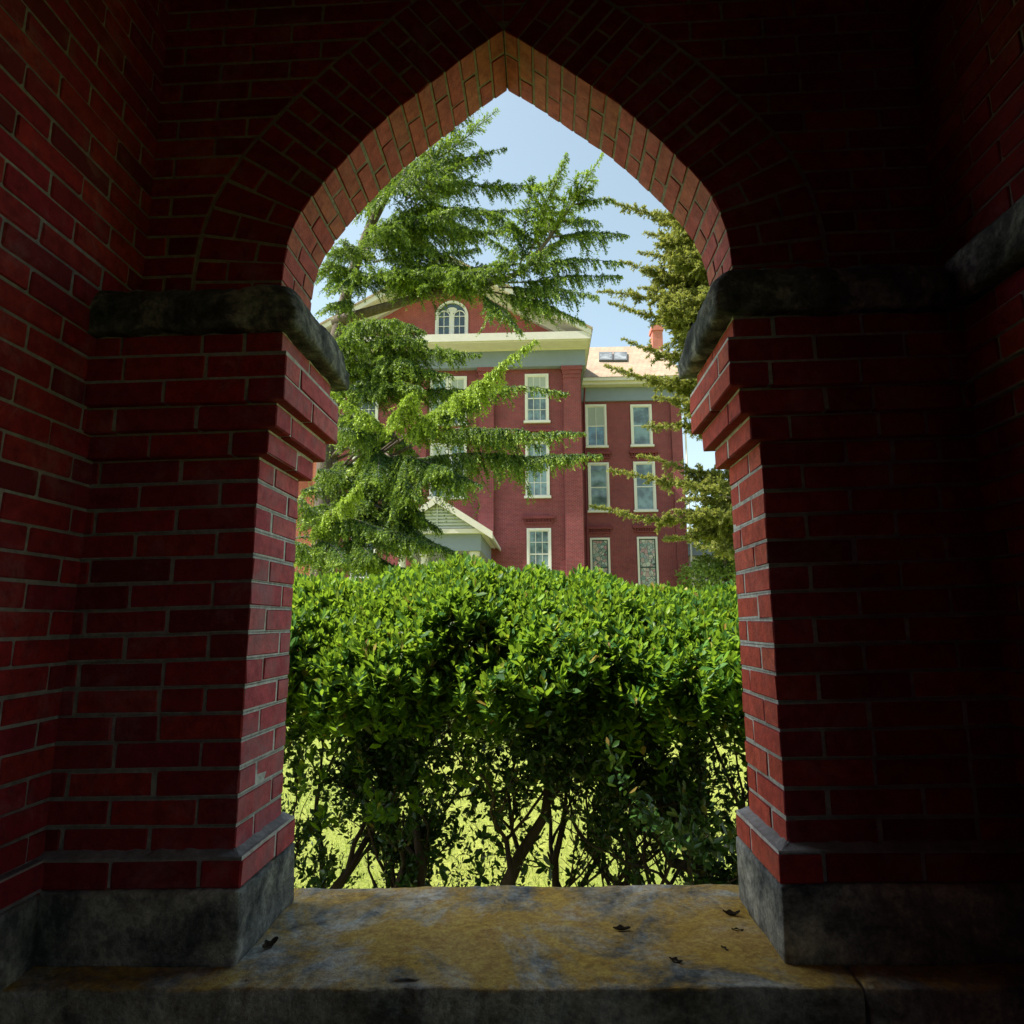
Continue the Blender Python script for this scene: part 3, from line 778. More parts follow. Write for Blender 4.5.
TREE = empty('conifer_tree', (float(at(322, 600, 13)[0]), 13, -1.4))
tag(TREE, 'large cedar-like conifer with drooping bright green boughs left of centre behind the hedge', 'tree')
TR = [(318, 690), (322, 600), (328, 450), (336, 340), (349, 283), (366, 236), (396, 175), (430, 105), (450, 30), (462, -60)]
tp = [at(u, v, 13) for u, v in TR]; tp[0] = np.array([tp[1][0]-.1, 13, -1.6])
rr = [.34, .30, .24, .16, .13, .11, .09, .07, .05, .02]
mb = MB(); mb.tube(tp, rr, 12); mb.build('trunk', BARK, TREE, smooth=True)
lm = MB()
limb = [at(334, 322, 13), at(365, 313, 12.7), at(420, 297, 12.3), at(470, 286, 12), at(505, 280, 11.8), at(525, 268, 11.7), at(548, 240, 11.7), at(572, 205, 11.7), at(590, 178, 11.7)]
lm.tube(limb, [.14, .12, .10, .085, .07, .055, .04, .028, .012], 8)
lm.build('limb', BARK, TREE, smooth=True)
C = Crown()
def B(u0, v0, y0, u1, v1, y1, **k):
    S, E = at(u0, v0, y0), at(u1, v1, y1); C.bough(S, E, **k)
    return S
def root(S, k=.02):
    "carry a bough back to the trunk"
    S = Vector(S); best = min(((Vector(p), i) for i, p in enumerate(np.concatenate([np.linspace(tp[i], tp[i+1], 12) for i in range(len(tp)-1)]))), key=lambda q: abs(q[0].z+.25*(S-q[0]).length-S.z)+.25*(S-q[0]).length)[0]
    if (best-S).length > .3:
        m = (best+S)/2+Vector((0, 0, .12)); C.wood.tube([best, m, S], [k*1.8, k*1.4, k], 6)
W1 = dict(width=.62, droop=.45)
up = [  # upper crown, about the trunk
 (402, 190, 13, 498, 111, 12.2, dict(sag=.1, width=.5, droop=.25, tint_boost=.5)), (415, 178, 13, 506, 148, 12.4, dict(sag=.15, width=.4)),
 (405, 200, 13, 470, 160, 12, dict(width=.45, droop=.3)), (420, 190, 13.2, 545, 188, 12.6, dict(sag=.25, width=.45)),
 (400, 215, 13, 528, 212, 12.2, dict(sag=.2, width=.5)), (395, 225, 12.8, 448, 178, 11.6, dict(width=.5, droop=.3)),
 (385, 235, 13, 505, 232, 12, dict(sag=.15, **W1)), (375, 240, 12.8, 460, 208, 11.4, dict(sag=.1, **W1)),
 (370, 245, 13, 425, 205, 12, dict(**W1)), (365, 250, 12.8, 400, 222, 11.2, dict(**W1)),
 (372, 262, 13, 480, 250, 11.8, dict(sag=.15, **W1)), (375, 275, 13, 505, 265, 12.2, dict(sag=.12, **W1)),
 (360, 262, 13, 345, 240, 11.6, dict(**W1)), (350, 275, 13, 325, 262, 12, dict(**W1)), (355, 268, 13, 340, 290, 11.8, dict(sag=.2, **W1)),
 (350, 285, 12.8, 425, 272, 11.3, dict(sag=.2, **W1)), (395, 190, 13, 360, 205, 12.6, dict(**W1)), (420, 140, 13, 470, 95, 12.5, dict(**W1)),
 (430, 110, 13, 500, 60, 13, dict(**W1)), (430, 120, 13, 370, 120, 12.6, dict(**W1)), (425, 210, 13.5, 475, 240, 14.5, dict(**W1)), (380, 225, 13.4, 430, 250, 14.8, dict(**W1)),
 (405, 185, 13.5, 460, 190, 14.5, dict(**W1)), (350, 300, 13, 330, 305, 12, dict(**W1)),
 (385, 285, 12.6, 450, 270, 11.6, dict(sag=.1, **W1)), (405, 165, 12.6, 375, 205, 11.6, dict(**W1)), (410, 160, 12.6, 396, 190, 11.4, dict(**W1)), (425, 150, 12.6, 440, 180, 11.6, dict(sag=.2, **W1)), (410, 290, 12.4, 490, 268, 11.4, dict(sag=.1, **W1)), (430, 296, 12.3, 395, 270, 11.5, dict(**W1))]
for u0, v0, y0, u1, v1, y1, k in up: B(u0, v0, y0, u1, v1, y1, r=.03, **k)
lim = [  # carried by the big limb
 (545, 243, 11.7, 602, 156, 11.3, dict(width=.45, droop=.25, sag=.05, tint_boost=.5)), (528, 258, 11.7, 566, 156, 11.2, dict(width=.5, droop=.35, sag=.1, tint_boost=.5)),
 (520, 268, 11.7, 532, 178, 11.2, dict(width=.45, droop=.35)), (540, 245, 11.7, 482, 210, 11.5, dict(width=.4, droop=.35, sag=.1)),
 (525, 262, 11.7, 488, 238, 11.3, dict(width=.4)), (548, 238, 11.7, 627, 236, 11.5, dict(width=.42, sag=.18, droop=.6)),
 (560, 222, 11.7, 598, 222, 11.2, dict(width=.4, sag=.1)), (572, 205, 11.7, 612, 200, 11.6, dict(width=.3, sag=.1)),
 (568, 200, 11.7, 592, 186, 11.4, dict(width=.4)), (522, 268, 11.7, 622, 264, 11.4, dict(width=.4, sag=.3, droop=.6)),
 (508, 284, 11.8, 620, 276, 11.6, dict(width=.42, sag=.12, droop=.7)), (500, 288, 11.8, 596, 296, 11.2, dict(width=.45, sag=.16, droop=.7)),
 (490, 292, 11.9, 582, 322, 11.4, dict(width=.5, sag=.25, droop=.6)), (480, 294, 11.9, 520, 332, 11.0, dict(width=.45, sag=.2, droop=.6)),
 (515, 276, 11.7, 545, 250, 10.9, dict(width=.45)), (500, 284, 11.8, 515, 248, 11, dict(width=.45)), (470, 292, 12, 505, 262, 11, dict(width=.5)),
 (450, 296, 12.1, 470, 272, 11.2, dict(width=.5)),
 (535, 255, 11.7, 560, 240, 12.6, dict(width=.45)), (550, 236, 11.7, 545, 205, 12.4, dict(width=.45))]
for u0, v0, y0, u1, v1, y1, k in lim: B(u0, v0, y0, u1, v1, y1, r=.022, **k)
low = [
 (345, 335, 12.5, 398, 318, 10.6, dict(width=.55, sag=.15)), (345, 348, 12.4, 425, 338, 10.8, dict(width=.6, sag=.12)),
 (350, 362, 12.4, 480, 352, 11, dict(width=.6, sag=.2)), (355, 378, 12.4, 450, 372, 10.8, dict(width=.6, sag=.15)),
 (340, 360, 12.4, 352, 330, 10.5, dict(width=.55)), (350, 390, 12.2, 420, 385, 10.6, dict(width=.6, sag=.1)),
 (380, 395, 12, 568, 391, 10.8, dict(width=.5, sag=.2)),
 (398, 442, 10.6, 535, 341, 9.0, dict(width=.42, droop=.85, sag=.05, dens=1.5, tint_boost=.9)),
 (395, 440, 10.6, 414, 392, 9.6, dict(width=.42, droop=.8, sag=.25, dens=1.4, tint_boost=.9)),
 (400, 440, 10.6, 328, 388, 10.2, dict(width=.38, droop=.7, sag=.05, dens=1.3, tint_boost=.9)),
 (405, 435, 10.7, 478, 405, 9.6, dict(width=.42, droop=.8, sag=.1)),
 (430, 436, 11, 528, 432, 10, dict(width=.5, droop=.8, sag=.25)), (420, 440, 11, 582, 434, 10.4, dict(width=.5, droop=.6, sag=.15)),
 (400, 460, 11, 600, 457, 10.2, dict(width=.55, droop=.75, sag=.16, dens=1.3)), (395, 458, 11, 480, 486, 9.8, dict(width=.6, droop=.8, sag=.25)),
 (385, 452, 11, 420, 500, 9.8, dict(width=.55, droop=.8, sag=.2)), (390, 455, 11, 450, 470, 9.6, dict(width=.6, droop=.8, sag=.1)),
 (375, 445, 11.2, 380, 480, 9.8, dict(width=.55, droop=.8, sag=.2)), (370, 440, 11.2, 340, 430, 10, dict(width=.5, droop=.7, sag=.2)),
 (350, 470, 11.6, 320, 470, 10.6, dict(width=.35, droop=.7)), (352, 480, 11.5, 362, 458, 10.6, dict(width=.25, droop=.7, sag=.1, tint_boost=.9)),
 (312, 545, 10.8, 362, 483, 9.8, dict(width=.4, droop=.85, sag=.28, dens=1.4, tint_boost=.9)), (325, 520, 11, 388, 534, 9.8, dict(width=.42, droop=.8, sag=.25)),
 (320, 525, 11, 440, 548, 10, dict(width=.5, droop=.7, sag=.3)), (330, 505, 11.4, 470, 560, 10.4, dict(width=.45, droop=.6, sag=.2)),
 (318, 540, 10.8, 345, 560, 9.6, dict(width=.5, droop=.7, sag=.15)), (315, 520, 11, 302, 500, 10, dict(width=.45, droop=.7)),
 (312, 560, 11, 300, 545, 10, dict(width=.45, droop=.7)), (330, 550, 11.2, 410, 572, 10.2, dict(width=.5, droop=.6, sag=.15)),
 (360, 560, 11.2, 455, 585, 10.4, dict(width=.5, droop=.6, sag=.1)), (345, 540, 11, 372, 556, 9.8, dict(width=.5, droop=.8, sag=.15)),
 (380, 500, 11.5, 440, 530, 10.8, dict(width=.45, droop=.6, sag=.15)), (330, 480, 12, 305, 490, 11, dict(width=.4, droop=.6)),
 (345, 400, 12, 322, 372, 11, dict(width=.4)), (342, 415, 12, 365, 425, 10.6, dict(width=.5, droop=.7, sag=.1))]
low += [(380, 485, 11.4, 425, 520, 10.4, dict(width=.45, droop=.7, sag=.2)), (375, 505, 11.4, 432, 545, 10.4, dict(width=.5, droop=.7, sag=.2)), (385, 470, 11.2, 415, 500, 10.2, dict(width=.5, droop=.8, sag=.15)), (360, 520, 11.2, 405, 545, 10.2, dict(width=.5, droop=.7, sag=.2))]
for i in range(24):
    u_, v_ = random.uniform(315, 430), random.uniform(425, 565); y_ = random.uniform(10.4, 12)
    low.append((u_-random.uniform(15, 45), v_-random.uniform(0, 25), y_+.9, u_, v_, y_, dict(width=.5, droop=.8, sag=.15, wood=False)))
for i in range(9):
    u_, v_ = random.uniform(345, 440), random.uniform(325, 400); y_ = random.uniform(10.8, 12)
    low.append((u_-random.uniform(25, 50), v_-random.uniform(0, 10), y_+.9, u_, v_, y_, dict(width=.5, droop=.7, sag=.15, wood=False)))
for u0, v0, y0, u1, v1, y1, k in low:
    S = B(u0, v0, y0, u1, v1, y1, r=.024, **k); root(S, .022)
C.wood.build('bough_wood', BARK, TREE, smooth=True)
C.build(TREE, CED, .0088)

# the spruce on the right: trunk hidden by the right pier
TREE2 = empty('spruce_tree', (float(at(782, 560, 17)[0]), 17, -1.4))
tag(TREE2, 'olive green spruce with stiff layered boughs reaching in from behind the right pier', 'tree')
C = Crown(); t2 = [np.array([at(785, 560, 17)[0], 17, -1.6])]+[at(u, v, 17) for u, v in ((785, 560), (780, 400), (775, 250), (770, 120), (766, 0), (764, -90))]
mb = MB(); mb.tube(t2, [.36, .32, .27, .21, .15, .09, .03], 12); mb.build('trunk', BARK, TREE2, smooth=True)
K2 = dict(width=.48, droop=.12, brush=True, needle=.075, r=.03)
sb = [(770, 250, 17, 606, 198, 16.4, dict(sag=-.2)), (770, 240, 17, 655, 212, 16, {}), (770, 262, 17, 645, 232, 15.8, {}), (772, 275, 17, 640, 252, 16.2, {}),
 (772, 290, 17, 622, 262, 16, dict(sag=-.3)), (772, 300, 17, 600, 292, 16.2, dict(sag=-.1)), (772, 310, 17, 640, 288, 15.6, {}), (775, 325, 17, 612, 304, 16, dict(sag=-.45)),
 (775, 335, 17, 665, 318, 15.6, {}), (775, 300, 17, 668, 268, 15.2, {}), (775, 320, 17, 680, 290, 15, {}), (775, 345, 17, 700, 330, 15.2, {}), (770, 285, 17, 690, 240, 15.4, {}),
 (775, 395, 17, 625, 338, 15.8, dict(sag=-.1)), (775, 400, 17, 650, 375, 15.4, {}), (775, 410, 17, 607, 364, 15.6, dict(sag=-.35)), (775, 425, 17, 655, 395, 15.2, {}),
 (775, 430, 17, 645, 425, 15.6, {}), (778, 440, 17, 690, 415, 15, {}), (778, 480, 17, 640, 455, 15.6, dict(sag=-.3, width=.36)), (780, 478, 17, 611, 470, 15.8, dict(sag=-.55, width=.4)),
 (780, 500, 17, 680, 500, 15.4, {}), (780, 520, 17, 592, 508, 15.6, dict(sag=-.35, width=.36)), (780, 530, 17, 665, 540, 15.2, dict(sag=.1)), (780, 515, 17, 700, 515, 14.8, {}),
 (780, 540, 17, 690, 530, 15.4, {}), (780, 545, 17, 705, 548, 15, {}), (770, 230, 17, 690, 215, 15.6, {}), (770, 215, 17, 680, 190, 16, {}), (770, 180, 17, 690, 150, 16, {}), (768, 140, 17, 690, 110, 16, {}),
 (768, 100, 17, 700, 70, 16, {}), (768, 60, 17, 720, 30, 16.4, {})]
for u0, v0, y0, u1, v1, y1, k in sb:
    kk2 = dict(K2); kk2.update(k); B(u0, v0, y0, u1, v1, y1, **kk2)
for i in range(60):
    u_, v_ = random.uniform(632, 735), random.uniform(212, 345); y_ = random.uniform(14.8, 16.6)
    if u_ < 640+abs(v_-275)*.6: u_ += 30
    B(u_+random.uniform(35, 70), v_+random.uniform(5, 30), y_+.3, u_, v_, y_, **dict(K2, width=.55))
for i in range(5):
    u_, v_ = random.uniform(665, 735), random.uniform(455, 540); y_ = random.uniform(14.8, 16.6)
    B(u_+random.uniform(35, 70), v_+random.uniform(5, 20), y_+.3, u_, v_, y_, **dict(K2, width=.38))
for i in range(26):      # the side away from the picture
    v = random.uniform(0, 560); a = random.uniform(-1.2, 1.2); S = at(775, v, 17); L = .8+2.2*max(.15, v/560)
    kk2 = dict(K2); kk2['dens'] = .6; C.bough(S, S+np.array([math.cos(a)*L, math.sin(a)*L, -.1]), **kk2)
C.wood.build('bough_wood', BARK, TREE2, smooth=True)
C.build(TREE2, OLV, .013)

# ------------------------------------------------------------------ background broadleaf trees
def broadleaf(label, x, y, z0, h, rw, mat, n=5200, lobes=16, leaf=.22, seed=0):
    rg = np.random.default_rng(seed); T = empty('broadleaf_tree', (x, y, z0)); tag(T, label, 'tree', 'trees beyond the buildings')
    mb = MB(); th = h*.42
    mb.tube([(x, y, z0), (x+.1, y, z0+th*.6), (x, y+.1, z0+th)], [h*.03, h*.022, h*.016], 8)
    cs = []
    for i in range(lobes):
        a = rg.uniform(0, 6.28); u = rg.uniform(0, 1)**.5*rw*.75; zz = z0+h*(.35+.52*rg.uniform(0, 1)); k = 1-.6*max(0, (zz-z0)/h-.6)
        c = np.array([x+math.cos(a)*u*k, y+math.sin(a)*u*k, zz]); cs.append((c, rw*rg.uniform(.25, .45)))
        mb.tube([(x, y, z0+th*.8), (x*.5+c[0]*.5, y*.5+c[1]*.5, (z0+th)*.5+c[2]*.5), c], [h*.012, h*.008, h*.003], 5)
    mb.build('trunk', BARK, T, smooth=True)
    P = []
    for c, r in cs:
        m = int(n/lobes); d = rg.normal(size=(m, 3)); d /= np.linalg.norm(d, axis=1, keepdims=True)
        P.append(c+d*r*rg.uniform(.35, 1.08, (m, 1))**.6*np.array([1.1, 1.1, .8]))
    P = np.concatenate(P); D = rg.normal(size=P.shape); L = rg.uniform(.6, 1.2, len(P))*leaf
    V = blades(P, D, L, L*.33); mesh_np('foliage', V, np.arange(len(P)*4).reshape(-1, 4), mat, T)
BL = mat_leaf('pale_tree_leaf', [(0, (.06, .12, .02)), (.5, (.12, .20, .035)), (1, (.20, .27, .06))], .35, .5, .3, (.4, .5, .08))
BL2 = mat_leaf('dark_tree_leaf', [(0, (.03, .08, .015)), (1, (.08, .15, .03))], .3, .5, .3, (.25, .4, .05))
gz = -1.4
broadleaf('pale sunlit leafy tree behind the spruce, just beside the right pier', X(728, 38), 38, gz, 10.5, 2.8, BL, 26000, 26, .24, 1)
broadleaf('taller green tree far behind the white house at the right', X(735, 60), 60, gz, 13, 5, BL, 6000, 20, .3, 2)
broadleaf('dark green tree beyond the left end of the brick building', X(250, 60), 60, gz, 14, 5, BL2, 4500, 18, .3, 3)

# ------------------------------------------------------------------ the brick hall
FB = mat_facade('hall_brick', (.20, .032, .042), (.14, .024, .032), (.20, .11, .11))
FO = mat_facade('orange_brick', (.36, .10, .06), (.28, .07, .045), (.25, .16, .12))
FD = mat_facade('hall_trim_brick', (.17, .026, .035), (.13, .02, .03), (.16, .07, .07))
CREAM = mat_paint('cream_paint', (.56, .53, .50), .6, .3, 2)
WHITE = mat_paint('white_paint', (.62, .61, .58), .55, .25, 4)
BLUE = mat_paint('blue_grey_paint', (.19, .225, .30), .6, .3, 1.5)
ROOF = mat_facade('tan_shingle', (.35, .265, .195), (.28, .21, .155), (.12, .10, .08), bw=.35, bh=.11)
GL = mat_glass('window_glass', (.16, .25, .27)); GLD = mat_glass('dark_glass', (.03, .06, .07)); GLB = mat_glass('blue_glass', (.12, .25, .36))
CURT = mat_paint('curtain', (.33, .37, .36), .9, .3, 6)
def mat_stained():
    m, nt, out = newmat('stained_glass'); co = objco(nt)
    v = nt.nodes.new('ShaderNodeTexVoronoi'); v.feature = 'DISTANCE_TO_EDGE'; v.inputs['Scale'].default_value = 4.5; nt.links.new(co, v.inputs['Vector'])
    v2 = nt.nodes.new('ShaderNodeTexVoronoi'); v2.inputs['Scale'].default_value = 4.5; nt.links.new(co, v2.inputs['Vector'])
    sp_ = nt.nodes.new('ShaderNodeSeparateColor'); nt.links.new(v2.outputs['Color'], sp_.inputs[0])
    c = ramp(nt, sp_.outputs[0], [(0, (.10, .18, .16)), (.3, (.30, .34, .30)), (.5, (.34, .16, .18)), (.75, (.42, .45, .38)), (1, (.14, .20, .26))])
    c = mixc(nt, ramp(nt, v.outputs['Distance'], [(.02, (1, 1, 1)), (.06, (0, 0, 0))]), c, (.02, .02, .02))
    principled(nt, out, c, .25, None, .6); return m
STG = mat_stained()
GREEN = mat_paint('dark_green_sash', (.02, .05, .045), .5, .2)
SLATE = mat_paint('grey_metal', (.10, .11, .12), .5, .3)
YB1, YW = 36.3, 40.3           # front block and wing planes
zb_top = Z(369, YB1, 537)
HALL = empty('brick_building', (X(452, YB1), YB1, gz))
tag(HALL, 'four storey red brick hall with cream pediment, blue-grey frieze and white sash windows', 'building')
xl, xr = X(313, YB1), X(583, YB1, 470)
xm = (xl+xr)/2
wm = MB(); wm.box(xl, xr, YB1, YB1+14, gz, zb_top+1.0)
wm.build('wall', FB, HALL)
# pilasters
def pil(u0, u1, Y, ztop, d=.35, vv=500):
    p = MB(); a, b = X(u0, Y, vv), X(u1, Y, vv)
    p.box(a, b, Y-d, Y-.003, gz, ztop-.75); p.box(a-.12, b+.12, Y-d-.14, Y-.004, ztop-.28, ztop-.003); p.box(a-.06, b+.06, Y-d-.07, Y-.005, ztop-.52, ztop-.281)
    p.box(a-.03, b+.03, Y-d-.03, Y-.006, ztop-.75, ztop-.521)
    p.build('pilaster', FO if u0 == 314 else FB, HALL)
for a, b in ((565, 582.5), (479, 494), (411, 426), (314, 331)): pil(a, b, YB1, zb_top)
# entablature
zf0, zf1 = zb_top, Z(351.5, YB1, 540); zc1 = Z(345.5, YB1, 540)
OV = 1.7
e = MB(); e.box(xl-.25, xr+.25, YB1-.45, YB1+14.2, zf0, zf1); e.build('frieze', BLUE, HALL)
e = MB(); e.box(xl-.3, xr+.3, YB1-.52, YB1+14.3, zf1-.12, zf1+.02); 
x_tip = X(591, YB1-OV, 345); hw = x_tip-xm
e.box(xm-hw, xm+hw, YB1-OV, YB1+14.6, zf1+.021, zc1+.1); e.box(xm-hw+.12, xm+hw-.12, YB1-OV+.12, YB1+14.5, zf1-.05, zf1+.02)
for k in range(2): e.box(xl-.28-.0*k, xl-.252, YB1-.4, YB1+14, zf0, zf0+.15)
e.build('cornice', CREAM, HALL)
# pediment
zpk = Z(258, YB1-OV, 452); zc = zc1+.1; sl = (zpk-zc)/hw
t = MB(); t.poly([(xm-hw+.6, YB1-.02, zc), (xm+hw-.6, YB1-.02, zc), (xm, YB1-.02, zpk-.3)]); t.poly([(xm-hw+.6, YB1+.3, zc), (xm, YB1+.3, zpk-.3), (xm+hw-.6, YB1+.3, zc)])
t.build('gable_wall', mat_facade('gable_brick', (.30, .055, .055), (.23, .04, .045), (.25, .14, .12)), HALL)
r = MB()
for s in (-1, 1):
    def sect(y0, y1, top, bot, x_in=0., x_out=hw, mi=0):
        pts = []
        for y in (y0, y1):
            pts += [(xm+s*x_in, y, zpk+top-sl*x_in), (xm+s*x_out, y, zpk+top-sl*x_out), (xm+s*x_out, y, zpk+bot-sl*x_out), (xm+s*x_in, y, zpk+bot-sl*x_in)]
        r.add(pts, [(0, 1, 2, 3), (7, 6, 5, 4), (0, 4, 5, 1), (1, 5, 6, 2), (2, 6, 7, 3), (3, 7, 4, 0)], mi)
    sect(YB1-OV-.05, YB1-OV+.18, .12, -.22, 0, hw+.05); sect(YB1-OV+.18, YB1-.021, .02, -.12, 0, hw); sect(YB1-.35, YB1-.022, -.121, -.55, 0, hw-.6)
r.build('raking_cornice', CREAM, HALL, recalc=True)
r = MB()
for s in (-1, 1):
    sect(YB1-OV-.12, YB1+14.6, .24, .121, 0, hw+.12)
r.build('roof', ROOF, HALL, recalc=True)

def window(u0, v0, u1, v1, Y, cols=3, rows=4, glass=GL, frame=WHITE, sash=WHITE, hood=None, sill=True, dark=False, name='window'):
    a, b = at(u0, v0, Y), at(u1, v1, Y); x0, x1, z1, z0 = a[0], b[0], a[2], b[2]
    if x1 < x0: x0, x1 = x1, x0
    fw = .13; m = MB(); y = Y-.10
    m.box(x0, x0+fw, y, Y+.05, z0, z1); m.box(x1-fw, x1, y, Y+.05, z0, z1); m.box(x0+fw+.001, x1-fw-.001, y, Y+.05, z1-fw, z1)
    m.box(x0-.08, x1+.08, y-.09, Y+.05, z0-.14, z0-.001)
    w = m.build(name, frame, HALL)
    s_ = MB(); ix0, ix1, iz0, iz1 = x0+fw, x1-fw, z0, z1-fw; sw = .06; zm = (iz0+iz1)/2
    s_.box(ix0, ix0+sw, Y-.05, Y-.01, iz0, iz1); s_.box(ix1-sw, ix1, Y-.05, Y-.01, iz0, iz1)
    for zz in (iz0, zm-.035, iz1-sw): s_.box(ix0+sw, ix1-sw, Y-.052, Y-.012, zz, zz+.07)
    for i in range(1, cols):
        xx = ix0+(ix1-ix0)*i/cols; s_.box(xx-.018, xx+.018, Y-.047, Y-.018, iz0+.05, iz1-.05)
    for i in range(1, rows):
        if rows % 2 == 0 and i == rows//2: continue
        zz = iz0+(iz1-iz0)*i/rows; s_.box(ix0+.05, ix1-.05, Y-.046, Y-.019, zz-.018, zz+.018)
    s_.build('sash', sash, w)
    p = MB(); p.box(ix0, ix1, Y-.017, Y-.006, iz0, iz1); p.build('pane', glass, w)
    if glass is not STG and random.random() < .5:
        bl = MB(); hh = (iz1-iz0)*random.choice((.2, .35, .5, .5, .75)); bl.box(ix0+.02, ix1-.02, Y-.0235, Y-.0175, iz1-hh, iz1-.005); bl.build('blind', CURT, w)
    if hood:
        h = MB(); zz = z1+.28
        h.box(x0-.22, x1+.22, Y-.22, Y-.003, zz+.28, zz+.46); h.box(x0-.12, x1+.12, Y-.12, Y-.004, zz, zz+.10)
        nd = int((x1-x0+.3)/.16)
        for i in range(nd):
            xx = x0-.15+(x1-x0+.3)*(i+.5)/nd; h.box(xx-.045, xx+.045, Y-.15, Y-.005, zz+.101, zz+.279)
        h.build('window_hood', FD, HALL)
    return w
Yf = YB1-.004
window(524.8, 374.6, 549, 421, Yf, glass=GL); window(525.2, 441.5, 549.8, 496, Yf, hood=True); window(526.7, 528.5, 551.6, 578, Yf, hood=True)
def mir(u): return 904-u
for (a, b, c, d, h) in ((549, 374.6, 525, 421, None), (549.5, 441.5, 525.2, 496, True), (551, 528.5, 527, 578, True)):
    window(mir(a)-1, b, mir(c)-1, d, Yf, hood=h, glass=GLD)
for (v0, v1) in ((377, 424), (443.5, 497)):
    window(430.5, v0, 448, v1, Yf, cols=2, rows=4, hood=None); window(449, v0, 466.5, v1, Yf, cols=2, rows=4)
h = MB(); z1 = Z(443.5, Yf, 450)+.25; h.box(X(427, Yf), X(470, Yf), Yf-.22, Yf-.003, z1+.2, z1+.4)
for i in range(16):
    xx = X(428.5, Yf)+i*.155; h.box(xx, xx+.09, Yf-.15, Yf-.004, z1, z1+.199)
h.build('window_hood', FD, HALL)
# round headed gable window
def gable_window():
    Y = YB1-.025; a, b = at(435, 347, Y), at(468.5, 301, Y); x0, x1, z0, z1 = a[0], b[0], a[2], b[2]; w = (x1-x0)/2; cx = (x0+x1)/2; zs = z1-w
    m = MB(); n = 24; 
    def ringarc(r0, r1, y0, y1, cx, zs, zlow):
        prof = [(cx-r0, zlow), (cx-r0, zs)]+[(cx-math.cos(math.pi*i/n)*r0, zs+math.sin(math.pi*i/n)*r0) for i in range(1, n)]+[(cx+r0, zs), (cx+r0, zlow)]
        inn = [(cx-r1, zlow), (cx-r1, zs)]+[(cx-math.cos(math.pi*i/n)*r1, zs+math.sin(math.pi*i/n)*r1) for i in range(1, n)]+[(cx+r1, zs), (cx+r1, zlow)]
        for i in range(len(prof)-1):
            p0, p1, q0, q1 = prof[i], prof[i+1], inn[i], inn[i+1]
            m.poly([(p0[0], y0, p0[1]), (p1[0], y0, p1[1]), (q1[0], y0, q1[1]), (q0[0], y0, q0[1])][::-1])
            m.poly([(q0[0], y0, q0[1]), (q1[0], y0, q1[1]), (q1[0], y1, q1[1]), (q0[0], y1, q0[1])][::-1])
            m.poly([(p0[0], y0, p0[1]), (p1[0], y0, p1[1]), (p1[0], y1, p1[1]), (p0[0], y1, p0[1])])
    ringarc(w, w-.16, Y-.12, Y, cx, zs, z0); m.box(cx-.10, cx+.10, Y-.11, Y, z0, zs+.35)
    for s in (-1, 1):
        c2 = cx+s*(w-.16+.10)/2; r = (w-.16-.10)/2; ringarc(r, r-.06, Y-.09, Y, c2, zs+.0, z0)
        m.box(c2-.02, c2+.02, Y-.07, Y-.01, z0, zs+r-.06)
        for k in (1, 2, 3): zz = z0+(zs-z0)*k/3; m.box(c2-r+.05, c2+r-.05, Y-.068, Y-.012, zz-.03, zz+.02)
    m.box(x0-.15, x1+.15, Y-.22, Y, z0-.16, z0-.001)
    wd = m.build('gable_window', WHITE, HALL)
    p = MB(); pr = [(x0+.1, z0)]+[(cx-math.cos(math.pi*i/n)*(w-.1), zs+math.sin(math.pi*i/n)*(w-.1)) for i in range(n+1)]+[(x1-.1, z0)]
    p.poly([(x, Y-.008, z) for x, z in pr][::-1]); p.build('pane', GLD, wd)
    f = MB(); # white spandrel between the two lights
    pr = [(cx-math.cos(math.pi*i/12)*.33, zs+.42+math.sin(math.pi*i/12)*.2) for i in range(13)]+[(cx, zs+.1)]
    f.poly([(x, Y-.04, z) for x, z in pr][::-1]); f.build('spandrel', WHITE, wd)
gable_window()
